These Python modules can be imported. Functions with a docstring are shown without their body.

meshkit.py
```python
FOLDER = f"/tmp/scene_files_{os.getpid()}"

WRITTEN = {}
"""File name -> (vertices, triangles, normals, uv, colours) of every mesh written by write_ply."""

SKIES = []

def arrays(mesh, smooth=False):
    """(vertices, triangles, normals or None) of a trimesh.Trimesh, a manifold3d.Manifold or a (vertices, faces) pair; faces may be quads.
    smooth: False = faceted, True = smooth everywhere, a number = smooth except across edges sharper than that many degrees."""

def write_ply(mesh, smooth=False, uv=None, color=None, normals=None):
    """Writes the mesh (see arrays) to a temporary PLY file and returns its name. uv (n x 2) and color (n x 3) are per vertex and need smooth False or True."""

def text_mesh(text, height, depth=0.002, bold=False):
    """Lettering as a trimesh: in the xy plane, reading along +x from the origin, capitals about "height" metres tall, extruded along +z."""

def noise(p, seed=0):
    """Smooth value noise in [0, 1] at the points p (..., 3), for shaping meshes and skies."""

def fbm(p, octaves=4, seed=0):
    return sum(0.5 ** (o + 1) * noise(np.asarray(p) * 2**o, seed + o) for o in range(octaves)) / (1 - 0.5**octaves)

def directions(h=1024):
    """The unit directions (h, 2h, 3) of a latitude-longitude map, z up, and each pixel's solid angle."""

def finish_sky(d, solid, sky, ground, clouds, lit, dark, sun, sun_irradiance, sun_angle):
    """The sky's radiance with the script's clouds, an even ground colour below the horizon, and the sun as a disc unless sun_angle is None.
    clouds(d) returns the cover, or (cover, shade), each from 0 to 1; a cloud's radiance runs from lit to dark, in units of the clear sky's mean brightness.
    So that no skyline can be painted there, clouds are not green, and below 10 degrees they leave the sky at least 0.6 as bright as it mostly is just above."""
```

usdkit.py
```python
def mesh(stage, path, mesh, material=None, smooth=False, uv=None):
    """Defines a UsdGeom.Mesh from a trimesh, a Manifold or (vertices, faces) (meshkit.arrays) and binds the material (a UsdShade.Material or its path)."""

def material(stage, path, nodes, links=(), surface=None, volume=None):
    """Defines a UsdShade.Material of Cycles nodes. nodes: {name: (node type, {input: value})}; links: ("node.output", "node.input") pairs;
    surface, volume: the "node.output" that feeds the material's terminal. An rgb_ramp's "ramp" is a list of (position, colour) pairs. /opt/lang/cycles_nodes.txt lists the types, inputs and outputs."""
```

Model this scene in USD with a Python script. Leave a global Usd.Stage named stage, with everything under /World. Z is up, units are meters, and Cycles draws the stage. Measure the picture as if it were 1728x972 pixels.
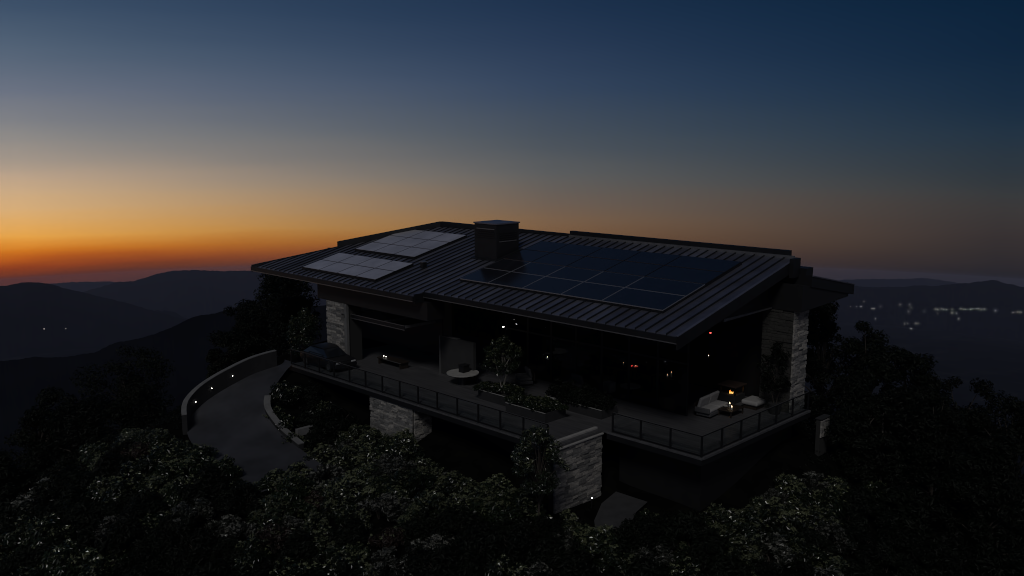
import math, numpy as np, trimesh, usdkit, meshkit
from pxr import Usd, UsdGeom, UsdLux, UsdShade, Gf, Sdf
stage = Usd.Stage.CreateInMemory()
UsdGeom.SetStageUpAxis(stage, 'Z'); UsdGeom.SetStageMetersPerUnit(stage, 1.0)
UsdGeom.Xform.Define(stage, '/World'); UsdGeom.Scope.Define(stage, '/World/Looks')
rad = math.radians

# ------------------------------------------------------------------ camera (drone view, house corner on; origin = front corner of the upper deck)
CAM = np.array([-32.1, -28.69, 15.0])
YAW, PITCH, FPX = rad(45.4246), math.atan2(246, 1520), 1520.0
_fw = np.array([math.sin(YAW), math.cos(YAW), 0]); _rt = np.array([math.cos(YAW), -math.sin(YAW), 0])
_fwd = _fw * math.cos(PITCH) - np.array([0, 0, math.sin(PITCH)]); _up = _fw * math.sin(PITCH) + np.array([0, 0, math.cos(PITCH)])
cam = UsdGeom.Camera.Define(stage, '/World/camera')
m4 = np.eye(4); m4[0, :3], m4[1, :3], m4[2, :3], m4[3, :3] = _rt, _up, -_fwd, CAM
cam.AddTransformOp().Set(Gf.Matrix4d(*m4.ravel().tolist()))
cam.CreateHorizontalApertureAttr(36.0); cam.CreateFocalLengthAttr(FPX / 1728 * 36.0)
cam.CreateClippingRangeAttr(Gf.Vec2f(0.5, 60000)); cam.CreateExposureAttr(0.0)

# ------------------------------------------------------------------ sky: dusk, glow on the left, dark blue on the right; hill-top view, so the glow lies below eye level
SUNSET = YAW - rad(42)                     # azimuth of the afterglow, measured from +y towards +x
SKY_STRENGTH = 0.1
LEFT = [(-1, (6, 8, 13)), (-0.3, (9, 11, 17)), (-0.18, (30, 24, 28)), (-0.131, (90, 44, 30)), (-0.122, (138, 60, 27)), (-0.117, (167, 76, 26)), (-0.108, (200, 108, 26)), (-0.0995, (217, 134, 46)), (-0.091, (230, 160, 70)), (-0.08, (224, 167, 95)), (-0.068, (215, 171, 118)), (-0.051, (202, 168, 130)), (-0.034, (185, 160, 136)), (-0.017, (162, 148, 135)), (0.006, (138, 135, 133)), (0.05, (106, 113, 128)), (0.091, (82, 97, 116)), (0.132, (61, 79, 102)), (0.3, (49, 63, 88)), (0.6, (34, 42, 60)), (1, (20, 27, 42))]
MID = [(-1, (5, 6, 11)), (-0.3, (7, 9, 14)), (-0.2, (23, 22, 25)), (-0.149, (60, 46, 44)), (-0.133, (82, 58, 50)), (-0.117, (106, 74, 54)), (-0.104, (118, 86, 60)), (-0.085, (120, 94, 72)), (-0.065, (108, 93, 82)), (-0.039, (92, 92, 92)), (0.006, (72, 80, 90)), (0.057, (53, 68, 91)), (0.103, (42, 58, 83)), (0.148, (32, 50, 75)), (0.3, (24, 37, 60)), (0.6, (19, 28, 46)), (1, (18, 25, 40))]
RIGHT = [(-1, (4, 6, 10)), (-0.3, (6, 8, 13)), (-0.18, (18, 17, 22)), (-0.131, (32, 30, 36)), (-0.117, (42, 38, 43)), (-0.108, (46, 41, 44)), (-0.091, (54, 47, 48)), (-0.068, (58, 54, 54)), (-0.051, (55, 56, 58)), (-0.034, (49, 54, 59)), (0.006, (35, 50, 65)), (0.05, (24, 43, 63)), (0.091, (17, 38, 60)), (0.132, (12, 35, 57)), (0.3, (12, 27, 48)), (0.6, (15, 24, 40)), (1, (18, 25, 40))]
ANTI = [(-1, (5, 6, 9)), (-0.3, (8, 9, 13)), (-0.15, (22, 22, 27)), (0, (57, 57, 64)), (0.15, (88, 84, 90)), (0.35, (78, 80, 91)), (0.6, (46, 52, 64)), (1, (20, 26, 39))]   # pale twilight arch opposite the sunset, out of view, brightened to light the house
rampof = lambda t: [((z + 1) / 2, tuple(c / 255 for c in col)) for z, col in t]
glow = (math.sin(SUNSET), math.cos(SUNSET), 0)
usdkit.material(stage, '/World/Looks/sky', {
    'tc': ('geometry', {}), 'neg': ('vector_math', {'math_type': 'scale', 'scale': 1.0}), 'sep': ('separate_xyz', {}),
    'flat': ('combine_xyz', {'z': 0.0}), 'nrm': ('vector_math', {'math_type': 'normalize'}), 'dot': ('vector_math', {'math_type': 'dot_product', 'vector2': glow}),
    'ang': ('math', {'math_type': 'arccosine'}), 'fac': ('map_range', {'from_min': rad(13.4), 'from_max': rad(44.5), 'to_min': 0.0, 'to_max': 1.0, 'clamp': True}),
    'lift': ('math', {'math_type': 'multiply_add', 'value2': 0.5, 'value3': 0.5}),
    'wisp': ('noise_texture', {'scale': 1.0, 'detail': 4.0, 'roughness': 0.55}), 'wmap': ('mapping', {'scale': (2.2, 2.2, 26.0)}),
    'wisp2': ('map_range', {'from_min': 0.25, 'from_max': 0.75, 'to_min': -0.003, 'to_max': 0.003, 'clamp': True}), 'ladd': ('math', {'math_type': 'add'}),
    'rl': ('rgb_ramp', {'ramp': rampof(LEFT)}), 'rm': ('rgb_ramp', {'ramp': rampof(MID)}), 'rr': ('rgb_ramp', {'ramp': rampof(RIGHT)}), 'ra': ('rgb_ramp', {'ramp': rampof(ANTI)}), 'm1': ('mix', {}), 'm2': ('mix', {}), 'mx': ('mix', {}),
    'f2': ('map_range', {'from_min': rad(44.5), 'from_max': rad(70.4), 'to_min': 0.0, 'to_max': 1.0, 'clamp': True}), 'f3': ('map_range', {'range_type': 'smoothstep', 'from_min': rad(74), 'from_max': rad(140), 'to_min': 0.0, 'to_max': 1.0, 'clamp': True}),
    'gam': ('gamma', {'gamma': 2.2}), 'up': ('vector_math', {'math_type': 'scale', 'scale': 1.0 / SKY_STRENGTH}),
    'dip': ('vector_math', {'math_type': 'add', 'vector2': (0, 0, .14)}), 'dipn': ('vector_math', {'math_type': 'normalize'}),
    'phys': ('sky_texture', {'sky_type': 'single_scattering', 'sun_disc': False, 'sun_elevation': rad(46), 'sun_rotation': math.atan2(-.85, -.53)}),
    'sum': ('mix', {'mix_type': 'add', 'fac': 0.01}),
    'bg': ('background_shader', {'strength': SKY_STRENGTH})},
    [('tc.position', 'neg.vector1'), ('neg.vector', 'sep.vector'), ('sep.x', 'flat.x'), ('sep.y', 'flat.y'), ('flat.vector', 'nrm.vector1'), ('nrm.vector', 'dot.vector1'),
     ('dot.value', 'ang.value1'), ('ang.value', 'fac.value'), ('sep.z', 'lift.value1'), ('neg.vector', 'wmap.vector'), ('wmap.vector', 'wisp.vector'), ('wisp.fac', 'wisp2.value'),
     ('lift.value', 'ladd.value1'), ('wisp2.result', 'ladd.value2'), ('ladd.value', 'rl.fac'), ('ladd.value', 'rm.fac'), ('ladd.value', 'rr.fac'), ('ladd.value', 'ra.fac'), ('ang.value', 'f2.value'), ('ang.value', 'f3.value'),
     ('rl.color', 'm1.color1'), ('rm.color', 'm1.color2'), ('fac.result', 'm1.fac'), ('m1.color', 'm2.color1'), ('rr.color', 'm2.color2'), ('f2.result', 'm2.fac'), ('m2.color', 'mx.color1'), ('ra.color', 'mx.color2'), ('f3.result', 'mx.fac'), ('mx.color', 'gam.color'), ('gam.color', 'up.vector1'),
     ('neg.vector', 'dip.vector1'), ('dip.vector', 'dipn.vector1'), ('dipn.vector', 'phys.vector'), ('up.vector', 'sum.color1'), ('phys.color', 'sum.color2'), ('sum.color', 'bg.color')], surface='bg.background')
dome = UsdLux.DomeLight.Define(stage, '/World/sky')
UsdShade.MaterialBindingAPI.Apply(dome.GetPrim()).Bind(UsdShade.Material.Get(stage, '/World/Looks/sky'))
# an added fill light, broad and weak, from behind the camera's left shoulder: it puts the pale tops on walls, cushions and leaves and leaves the space under the eaves black
LIGHT_AZ, LIGHT_EL = math.atan2(-.85, -.53), rad(44)
sun = UsdLux.DistantLight.Define(stage, '/World/sun')
sun.CreateNormalizeAttr(True); sun.CreateIntensityAttr(0.17); sun.CreateAngleAttr(14.0); sun.CreateColorAttr(Gf.Vec3f(1.0, .975, .95))
d = np.array([math.sin(LIGHT_AZ) * math.cos(LIGHT_EL), math.cos(LIGHT_AZ) * math.cos(LIGHT_EL), math.sin(LIGHT_EL)])
sx = np.cross([0, 0, 1.0], d); sx /= np.linalg.norm(sx); m4 = np.eye(4); m4[0, :3], m4[1, :3], m4[2, :3] = sx, np.cross(d, sx), d
sun.AddTransformOp().Set(Gf.Matrix4d(*m4.ravel().tolist()))

HAZE_D = 4.0e-5

# ------------------------------------------------------------------ helpers
used = {}
def path_of(name, parent=None):
    base = (parent or '/World') + '/' + name; n = used.get(base, 0); used[base] = n + 1
    return base if n == 0 else f'{base}_{n:03d}'
def tag(path, label=None, cat=None, group=None, kind=None):
    p = stage.GetPrimAtPath(path)
    for k, v in (('label', label), ('category', cat), ('group', group), ('kind', kind)):
        if v: p.SetCustomDataByKey(k, v)
    return path
def obj(name, mesh, mat, parent=None, smooth=False, label=None, cat=None, group=None, kind=None):
    p = path_of(name, parent)
    usdkit.mesh(stage, p, mesh, '/World/Looks/' + mat, smooth=smooth)
    return tag(p, label, cat, group, kind)
def thing(name, label, cat, group=None, loc=None, rz=0, sc=1.0):
    p = path_of(name); x = UsdGeom.Xform.Define(stage, p)
    if loc is not None:
        x.AddTranslateOp().Set(Gf.Vec3d(*map(float, loc)))
        if rz: x.AddRotateZOp().Set(float(rz))
        if sc != 1.0: x.AddScaleOp().Set(Gf.Vec3f(*((sc,) * 3 if np.ndim(sc) == 0 else sc)))
    return tag(p, label, cat, group)
def copy(src, name, label, cat, group, loc, rz, sc=1.0):
    p = thing(name, label, cat, group, loc, rz, sc); pr = stage.GetPrimAtPath(p)
    pr.GetReferences().AddInternalReference(src); pr.SetInstanceable(True)
    return p
def cat_(ms): return trimesh.util.concatenate(ms)
def hexa(b, t):      # 4 bottom points, 4 top points (counter-clockwise seen from above)
    v = np.array(list(b) + list(t), float)
    f = [[0, 2, 1], [0, 3, 2], [4, 5, 6], [4, 6, 7]]
    for i in range(4):
        j = (i + 1) % 4; f += [[i, j, j + 4], [i, j + 4, i + 4]]
    return trimesh.Trimesh(v, f, process=False)
def box(x0, x1, y0, y1, z0, z1):
    q = [(x0, y0), (x1, y0), (x1, y1), (x0, y1)]
    return hexa([(*p, z0) for p in q], [(*p, z1) for p in q])
def hull(pts): return trimesh.convex.convex_hull(np.array(pts, float))
_ico = trimesh.creation.icosphere(1).vertices
_ico2 = trimesh.creation.icosphere(2)
def rbox(x0, x1, y0, y1, z0, z1, r=.06):
    c = [(x, y, z) for x in (x0 + r, x1 - r) for y in (y0 + r, y1 - r) for z in (z0 + r, z1 - r)]
    return hull(np.vstack([np.array(p) + _ico * r for p in c]))
def chbox(x0, x1, y0, y1, z0, z1, c=.012):
    return hull([(x, y, z) for a in range(3) for x in ((x0, x1) if a == 0 else (x0 + c, x1 - c)) for y in ((y0, y1) if a == 1 else (y0 + c, y1 - c)) for z in ((z0, z1) if a == 2 else (z0 + c, z1 - c))])
def bar(a, b, w, h=None, up=(0, 0, 1)):
    a, b = np.array(a, float), np.array(b, float); h = h or w; t = (b - a) / np.linalg.norm(b - a)
    s = np.cross(t, up); s = s / (np.linalg.norm(s) or 1); u = np.cross(s, t)
    o = [(-w / 2, -h / 2), (w / 2, -h / 2), (w / 2, h / 2), (-w / 2, h / 2)]
    return hull([p + s * i + u * j for p in (a, b) for i, j in o])
def tube(pts, r, n=6):
    pts = np.array(pts, float); r = np.broadcast_to(r, len(pts)); vs, fs = [], []
    for i, p in enumerate(pts):
        t = pts[min(i + 1, len(pts) - 1)] - pts[max(i - 1, 0)]; t /= np.linalg.norm(t)
        s = np.cross(t, [.3, .9, .1]); s /= np.linalg.norm(s); u = np.cross(t, s)
        vs += [p + r[i] * (s * math.cos(a) + u * math.sin(a)) for a in np.linspace(0, 2 * math.pi, n, False)]
    for i in range(len(pts) - 1):
        for k in range(n):
            a, b = i * n + k, i * n + (k + 1) % n; fs += [[a, b, b + n], [a, b + n, a + n]]
    c0, c1 = len(vs), len(vs) + 1; vs += [pts[0], pts[-1]]
    for k in range(n): fs += [[c0, (k + 1) % n, k], [c1, (len(pts) - 1) * n + k, (len(pts) - 1) * n + (k + 1) % n]]
    return trimesh.Trimesh(vs, fs, process=False)
def cyl(x, y, z0, z1, r, n=24, r2=None):
    a = np.linspace(0, 2 * math.pi, n, False); r2 = r if r2 is None else r2
    return hull([(x + r * math.cos(t), y + r * math.sin(t), z0) for t in a] + [(x + r2 * math.cos(t), y + r2 * math.sin(t), z1) for t in a])
def ball(x, y, z, r): return trimesh.Trimesh(_ico2.vertices * r + [x, y, z], _ico2.faces, process=False)
def poly_sheet(xy, z, thick):
    from shapely.geometry import Polygon
    mm = trimesh.creation.extrude_polygon(Polygon(xy), thick, engine='earcut'); mm.apply_translation([0, 0, z - thick]); return mm
def strip(left, right, dz=0.0):   # a road-like ribbon between two rows of points
    l, r = np.array(left, float), np.array(right, float); v, f = [], []; n = 5
    for a, b in zip(l, r): v += [a + (b - a) * k / n + [0, 0, dz] for k in range(n + 1)]
    for i in range(len(l) - 1):
        for k in range(n):
            q = i * (n + 1) + k; f += [[q, q + n + 1, q + n + 2], [q, q + n + 2, q + 1]]
    return trimesh.Trimesh(v, f, process=False)
def dense(pts, n=6):
    pts = np.array(pts, float); from_t = np.arange(len(pts)); t = np.linspace(0, len(pts) - 1, (len(pts) - 1) * n + 1)
    from scipy.interpolate import PchipInterpolator
    return np.stack([PchipInterpolator(from_t, pts[:, k])(t) for k in range(3)], 1)

# ------------------------------------------------------------------ materials
def mat(name, col, rough=.6, metal=0.0, spec=.5, noise=None, bump=None, **kw):
    """noise=(scale, amount): mottled colour; bump=(scale, distance)"""
    n = {'p': ('principled_bsdf', dict(base_color=col, roughness=rough, metallic=metal, specular_ior_level=spec, **kw))}; l = []
    if noise or bump: n['g'] = ('texture_coordinate', {})
    if noise:
        sc, am = noise; k = lambda q: tuple(min(1, c * q) for c in col)
        n['n'] = ('noise_texture', {'scale': sc, 'detail': 5.0, 'roughness': .6}); n['r'] = ('rgb_ramp', {'ramp': [(.3, k(1 - am)), (.5, col), (.72, k(1 + am))]})
        l += [('g.object', 'n.vector'), ('n.fac', 'r.fac'), ('r.color', 'p.base_color')]
    if bump:
        n['bn'] = ('noise_texture', {'scale': bump[0], 'detail': 4.0}); n['b'] = ('bump', {'distance': bump[1], 'strength': 1.0})
        l += [('g.object', 'bn.vector'), ('bn.fac', 'b.height'), ('b.normal', 'p.normal')]
    usdkit.material(stage, '/World/Looks/' + name, n, l, surface='p.BSDF')
def leafmat(name, col, midc, tip, rough=.4, spec=.5):   # most leaves dark, a few coloured pale to paint glints
    usdkit.material(stage, '/World/Looks/' + name, {'g': ('geometry', {}), 'o': ('object_info', {}), 'r': ('rgb_ramp', {'ramp': [(0, col), (.62, midc), (.80, tuple((a + b) / 2 for a, b in zip(midc, tip))), (1, tip)]}),
        'h': ('hsv', {'saturation': 1.0, 'value': 1.0}), 'hv': ('map_range', {'from_min': 0.0, 'from_max': 1.0, 'to_min': .6, 'to_max': 1.3}),
        'p': ('principled_bsdf', {'roughness': rough, 'specular_ior_level': spec}), 't': ('translucent_bsdf', {}), 'm': ('mix_closure', {'fac': .18})},
        [('g.random_per_island', 'r.fac'), ('o.random', 'hv.value'), ('hv.result', 'h.value'), ('r.color', 'h.color'), ('h.color', 'p.base_color'), ('h.color', 't.color'), ('p.BSDF', 'm.closure1'), ('t.BSDF', 'm.closure2')], surface='m.closure')
def glow_mat(name, col, strength):
    usdkit.material(stage, '/World/Looks/' + name, {'e': ('emission', {'color': col, 'strength': strength})}, surface='e.emission')
mat('roof_metal', (.20, .203, .25), .38, .8, noise=(.7, .25), bump=(1.3, .015))
mat('roof_metal_pale', (.29, .293, .35), .36, .8, noise=(.7, .25), bump=(1.1, .015))
mat('fascia_metal', (.008, .0085, .010), .5, .2, noise=(1.5, .3))
mat('trim_metal', (.22, .22, .23), .35, .7, noise=(3., .2))
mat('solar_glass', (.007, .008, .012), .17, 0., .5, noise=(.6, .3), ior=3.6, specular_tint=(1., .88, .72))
mat('solar_sheen', (.50, .49, .53), .34, .45, .7, noise=(.6, .2))  # paler copy of the panel glass, paints reflected glow on the left arrays
mat('solar_frame', (.46, .47, .50), .3, .8)
mat('rail_dark', (.006, .006, .007), .5, .2)
mat('soffit', (.012, .011, .010), .7, noise=(2., .3))
mat('cladding', (.005, .005, .0055), .6, noise=(2., .35))
mat('grey_render', (.022, .022, .022), .85, noise=(1.2, .25), bump=(9., .01))
mat('jamb', (.08, .08, .078), .6)
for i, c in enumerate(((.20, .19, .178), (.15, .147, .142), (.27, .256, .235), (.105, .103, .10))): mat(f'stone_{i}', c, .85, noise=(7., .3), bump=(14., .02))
mat('stone_shaded', (.028, .027, .024), .8, noise=(7., .3), bump=(14., .02))  # darker copy of the stone, paints roof shade on the right pillar front
mat('mortar', (.018, .018, .017), .95)
mat('concrete', (.12, .12, .12), .8, noise=(1.4, .22), bump=(11., .008))
mat('concrete_pale', (.26, .255, .245), .75, noise=(2., .2), bump=(11., .006))
mat('path_stone', (.03, .03, .032), .8, noise=(1.4, .3), bump=(6., .02))
mat('dark_concrete', (.012, .012, .013), .9, noise=(1.2, .3))
usdkit.material(stage, '/World/Looks/decking', {'g': ('geometry', {}), 'w': ('wave_texture', {'wave_type': 'bands', 'bands_direction': 'x', 'profile': 'saw', 'scale': 1.09}),
    'n': ('noise_texture', {'scale': 1.0, 'detail': 4.0}), 'mp': ('mapping', {'scale': (7., .5, 1.)}), 'r': ('rgb_ramp', {'ramp': [(.3, (.042, .042, .045)), (.7, (.085, .084, .088))]}),
    'gr': ('rgb_ramp', {'ramp': [(0, (.25, .25, .25)), (.06, (1, 1, 1)), (1, (1, 1, 1))]}), 'mm': ('mix', {'mix_type': 'multiply', 'fac': 1.0}), 'p': ('principled_bsdf', {'roughness': .42}), 'b': ('bump', {'distance': .006})},
    [('g.position', 'w.vector'), ('g.position', 'mp.vector'), ('mp.vector', 'n.vector'), ('n.fac', 'r.fac'), ('w.fac', 'gr.fac'), ('r.color', 'mm.color1'), ('gr.color', 'mm.color2'), ('mm.color', 'p.base_color'), ('gr.color', 'b.height'), ('b.normal', 'p.normal')], surface='p.BSDF')
def panemat(name, tint, rough=.0):
    usdkit.material(stage, '/World/Looks/' + name, {'t': ('transparent_bsdf', {'color': tint}), 'g': ('glossy_bsdf', {'color': (.9, .93, 1.), 'roughness': rough}), 'f': ('fresnel', {'IOR': 1.5}), 'ge': ('geometry', {}), 'iv': ('math', {'math_type': 'subtract', 'value1': 1.0}), 'mu': ('math', {'math_type': 'multiply'}), 'm': ('mix_closure', {})},
        [('ge.backfacing', 'iv.value2'), ('f.fac', 'mu.value1'), ('iv.value', 'mu.value2'), ('mu.value', 'm.fac'), ('t.BSDF', 'm.closure1'), ('g.BSDF', 'm.closure2')], surface='m.closure')
panemat('rail_glass', (.88, .9, .9)); panemat('window_glass', (.55, .56, .57))
mat('asphalt', (.028, .029, .035), .72, noise=(.45, .45), bump=(30., .01))
mat('soil', (.01, .009, .007), .95, noise=(.7, .4), bump=(3., .1))
mat('forest', (.0035, .0045, .006), .95, spec=0., noise=(.012, .5))
mat('cushion', (.25, .245, .24), .9, noise=(4., .08), bump=(40., .004))
mat('linen', (.75, .74, .71), .9, noise=(4., .08))
mat('cushion_grey', (.05, .05, .053), .9, noise=(4., .1))
mat('dark_wood', (.02, .014, .010), .5, noise=(5., .3))
mat('dark_metal', (.015, .015, .016), .4, .4)
mat('white_ceramic', (.4, .4, .385), .3)
mat('glassware', (.35, .36, .37), .08, 0., .9)
mat('brown_slab', (.04, .024, .018), .6, noise=(4., .2))
mat('car_paint', (.008, .0085, .010), .45, .3, .5); mat('car_glass', (.01, .012, .015), .05, 0., .6); mat('tyre', (.01, .01, .01), .8)
mat('bark_pale', (.2, .185, .16), .8, noise=(6., .35)); mat('bark_dark', (.035, .028, .022), .9, noise=(5., .3))
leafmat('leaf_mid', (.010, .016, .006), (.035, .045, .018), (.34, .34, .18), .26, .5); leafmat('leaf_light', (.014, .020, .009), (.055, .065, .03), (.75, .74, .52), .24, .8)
leafmat('leaf_glint', (.11, .12, .065), (.33, .345, .21), (.80, .78, .58), .18, .9); leafmat('leaf_glint_grey', (.14, .14, .12), (.36, .36, .31), (.7, .7, .62), .24, .8)
leafmat('leaf_dark', (.004, .006, .003), (.010, .013, .007), (.028, .034, .02), .6, .15); leafmat('leaf_olive', (.014, .016, .011), (.05, .052, .04), (.6, .6, .5), .42, .4); leafmat('leaf_rust', (.016, .009, .006), (.05, .024, .015), (.22, .13, .08), .5, .4)
glow_mat('lamp_white', (1., .95, .86), 6.0); glow_mat('lamp_town', (1., .92, .80), 1.5); glow_mat('candle', (1., .72, .42), 3.0); glow_mat('ember_red', (1., .10, .08), 2.2)
usdkit.material(stage, '/World/Looks/flame', {'g': ('geometry', {}), 's': ('separate_xyz', {}), 'mr': ('map_range', {'from_min': .45, 'from_max': .85, 'to_min': 0., 'to_max': 1.}),
    'r': ('rgb_ramp', {'ramp': [(0, (1., .62, .18)), (.4, (1., .30, .03)), (1, (.8, .07, .01))]}), 'e': ('emission', {'strength': 1.6})},
    [('g.position', 's.vector'), ('s.z', 'mr.value'), ('mr.result', 'r.fac'), ('r.color', 'e.color')], surface='e.emission')

# ------------------------------------------------------------------ ground: one sheet from the hilltop down to the valley and out
from scipy.interpolate import RBFInterpolator, PchipInterpolator
CTRL = np.array([(0, 0, -3.5), (3.9, 0, -3.6), (3.9, -6, -3.7), (9, -7.5, -3.6), (15, -7.5, -3.0), (0, 12, -2.7), (0, 20, -1.9), (-1, 23, -1.0), (3, 24, -.5), (8, 30, -.35), (10, 15, -.7), (14, 5, -.7), (14, -4, -1.4), (3, 10, -1.6),
    (-4.6, 16.4, -3.05), (-8, 24.6, -2.2), (-2.5, 24.3, -.6), (-4.5, 23.5, -1.15), (-6, 20, -2.1), (-8.2, 17, -3.05), (-5, 8, -3.6), (-6, 2, -4.2), (-6, -4, -4.9), (0, -8, -4.6), (7, -12, -5.2), (14, -14, -6.4), (-10, 12, -3.8), (-12, 20, -3.6), (-14, 26, -5.5),
    (-16, 14, -5.2), (-12, 4, -5.6), (-10, -8, -7.5), (0, -16, -8.5), (10, -20, -10), (20, -16, -9), (22, -8, -5.5), (20, 0, -1.9), (20, 15, -1.8), (18, 30, -2.2), (10, 40, -4.2), (0, 38, -5.2), (-10, 34, -7), (-20, 28, -9), (-32, -29, -14),
    (-20, -10, -10.5), (-20, 0, -9), (30, 0, -6.5), (30, 20, -6.5), (20, 40, -8), (40, -20, -17), (10, -40, -23), (-30, 30, -17), (0, 60, -17)] + [(5 + 72 * math.cos(a), 8 + 72 * math.sin(a), -25) for a in np.linspace(0, 2 * math.pi, 24, False)])
_dr = [(-.8, 24.1, -.06), (-2.05, 23.7, -.3), (-3.75, 23.1, -.78), (-5.1, 22.4, -1.25), (-6.2, 21.5, -1.8), (-6.9, 19.4, -2.35), (-7.1, 16.5, -2.9), (-6.8, 12.8, -3.4)]
_keep = [c for c in CTRL if min(math.hypot(c[0] - q[0], c[1] - q[1]) for q in _dr) > 2.6]
CTRL = np.array(_keep + [(x + i, y + j, z - .28) for x, y, z in _dr for i, j in ((0, 0), (1.2, 1.0), (-1.2, -1.0))])
_rbf = RBFInterpolator(CTRL[:, :2], CTRL[:, 2], kernel='thin_plate_spline', smoothing=.02)
RR, FZ = np.array([0, 72, 250, 600, 1000, 1500, 2000, 3200, 4500, 6500, 9600]), np.array([-25, -25, -105, -270, -410, -470, -510, -640, -850, -1130, -1420])
def far_z(x, y):
    r = np.hypot(x - 5, y - 8); q = np.stack([x / 420., y / 420., 0 * x], -1)
    return np.interp(r, RR, FZ) + (meshkit.fbm(q, 5, 3) - .5) * np.clip((r - 72) / 9, 0, 70)
_drd = np.concatenate([np.linspace(p, q, 12) for p, q in zip(_dr[:-1], _dr[1:])])
def ground_z(x, y):
    x, y = np.asarray(x, float), np.asarray(y, float); r = np.hypot(x - 5, y - 8)
    near = _rbf(np.stack([x.ravel(), y.ravel()], 1)).reshape(x.shape)
    m = r < 40; px_, py_ = x[m], y[m]   # the ground is cut down under the driveway
    if px_.size:
        dd = np.hypot(px_[:, None] - _drd[:, 0], py_[:, None] - _drd[:, 1]); k = dd.argmin(1); dm = dd.min(1); w_ = np.clip((5.2 - dm) / 1.6, 0, 1); cut = np.minimum(near[m], _drd[k, 2] - .45)
        near = near.copy(); near[m] = near[m] * (1 - w_) + cut * w_
    t = np.clip((r - 50) / 22, 0, 1); t = t * t * (3 - 2 * t)
    return near * (1 - t) + far_z(x, y) * t
az = np.linspace(0, 2 * math.pi, 361)[:-1]; rr = np.concatenate([np.linspace(.4, 40, 80), np.geomspace(41, 9500, 120)])
gx, gy = 5 + rr[:, None] * np.cos(az), 8 + rr[:, None] * np.sin(az); gz = ground_z(gx, gy)
n = len(az); V = np.stack([gx, gy, gz], -1).reshape(-1, 3); I = np.arange(len(rr) - 1)[:, None] * n + np.arange(n); J = np.arange(len(rr) - 1)[:, None] * n + (np.arange(n) + 1) % n
F = np.concatenate([np.stack([I, I + n, J + n], -1).reshape(-1, 3), np.stack([I, J + n, J], -1).reshape(-1, 3)])
c = len(V); V = np.vstack([V, [5, 8, float(ground_z(np.array([5.]), np.array([8.]))[0])]]); F = np.vstack([F, [[c, k, (k + 1) % n] for k in range(n)]])
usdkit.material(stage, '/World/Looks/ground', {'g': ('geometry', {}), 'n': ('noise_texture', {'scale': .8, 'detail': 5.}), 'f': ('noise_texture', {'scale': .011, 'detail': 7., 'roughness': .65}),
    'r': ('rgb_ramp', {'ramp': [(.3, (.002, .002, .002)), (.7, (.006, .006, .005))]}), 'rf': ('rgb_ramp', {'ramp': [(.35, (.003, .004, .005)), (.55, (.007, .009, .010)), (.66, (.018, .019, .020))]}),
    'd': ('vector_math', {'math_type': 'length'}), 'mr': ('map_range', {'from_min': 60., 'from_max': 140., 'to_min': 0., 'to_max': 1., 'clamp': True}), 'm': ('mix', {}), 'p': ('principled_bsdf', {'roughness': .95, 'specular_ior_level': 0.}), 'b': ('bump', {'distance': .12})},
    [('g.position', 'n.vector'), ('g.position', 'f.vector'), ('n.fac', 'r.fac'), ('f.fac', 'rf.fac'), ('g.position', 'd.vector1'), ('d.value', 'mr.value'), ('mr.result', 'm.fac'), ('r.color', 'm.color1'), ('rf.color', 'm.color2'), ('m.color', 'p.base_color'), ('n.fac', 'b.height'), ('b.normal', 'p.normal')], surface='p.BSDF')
obj('ground', (V, F), 'ground', smooth=True, kind='structure', label='dark scrubby hilltop falling away into the hazy valley')

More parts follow.
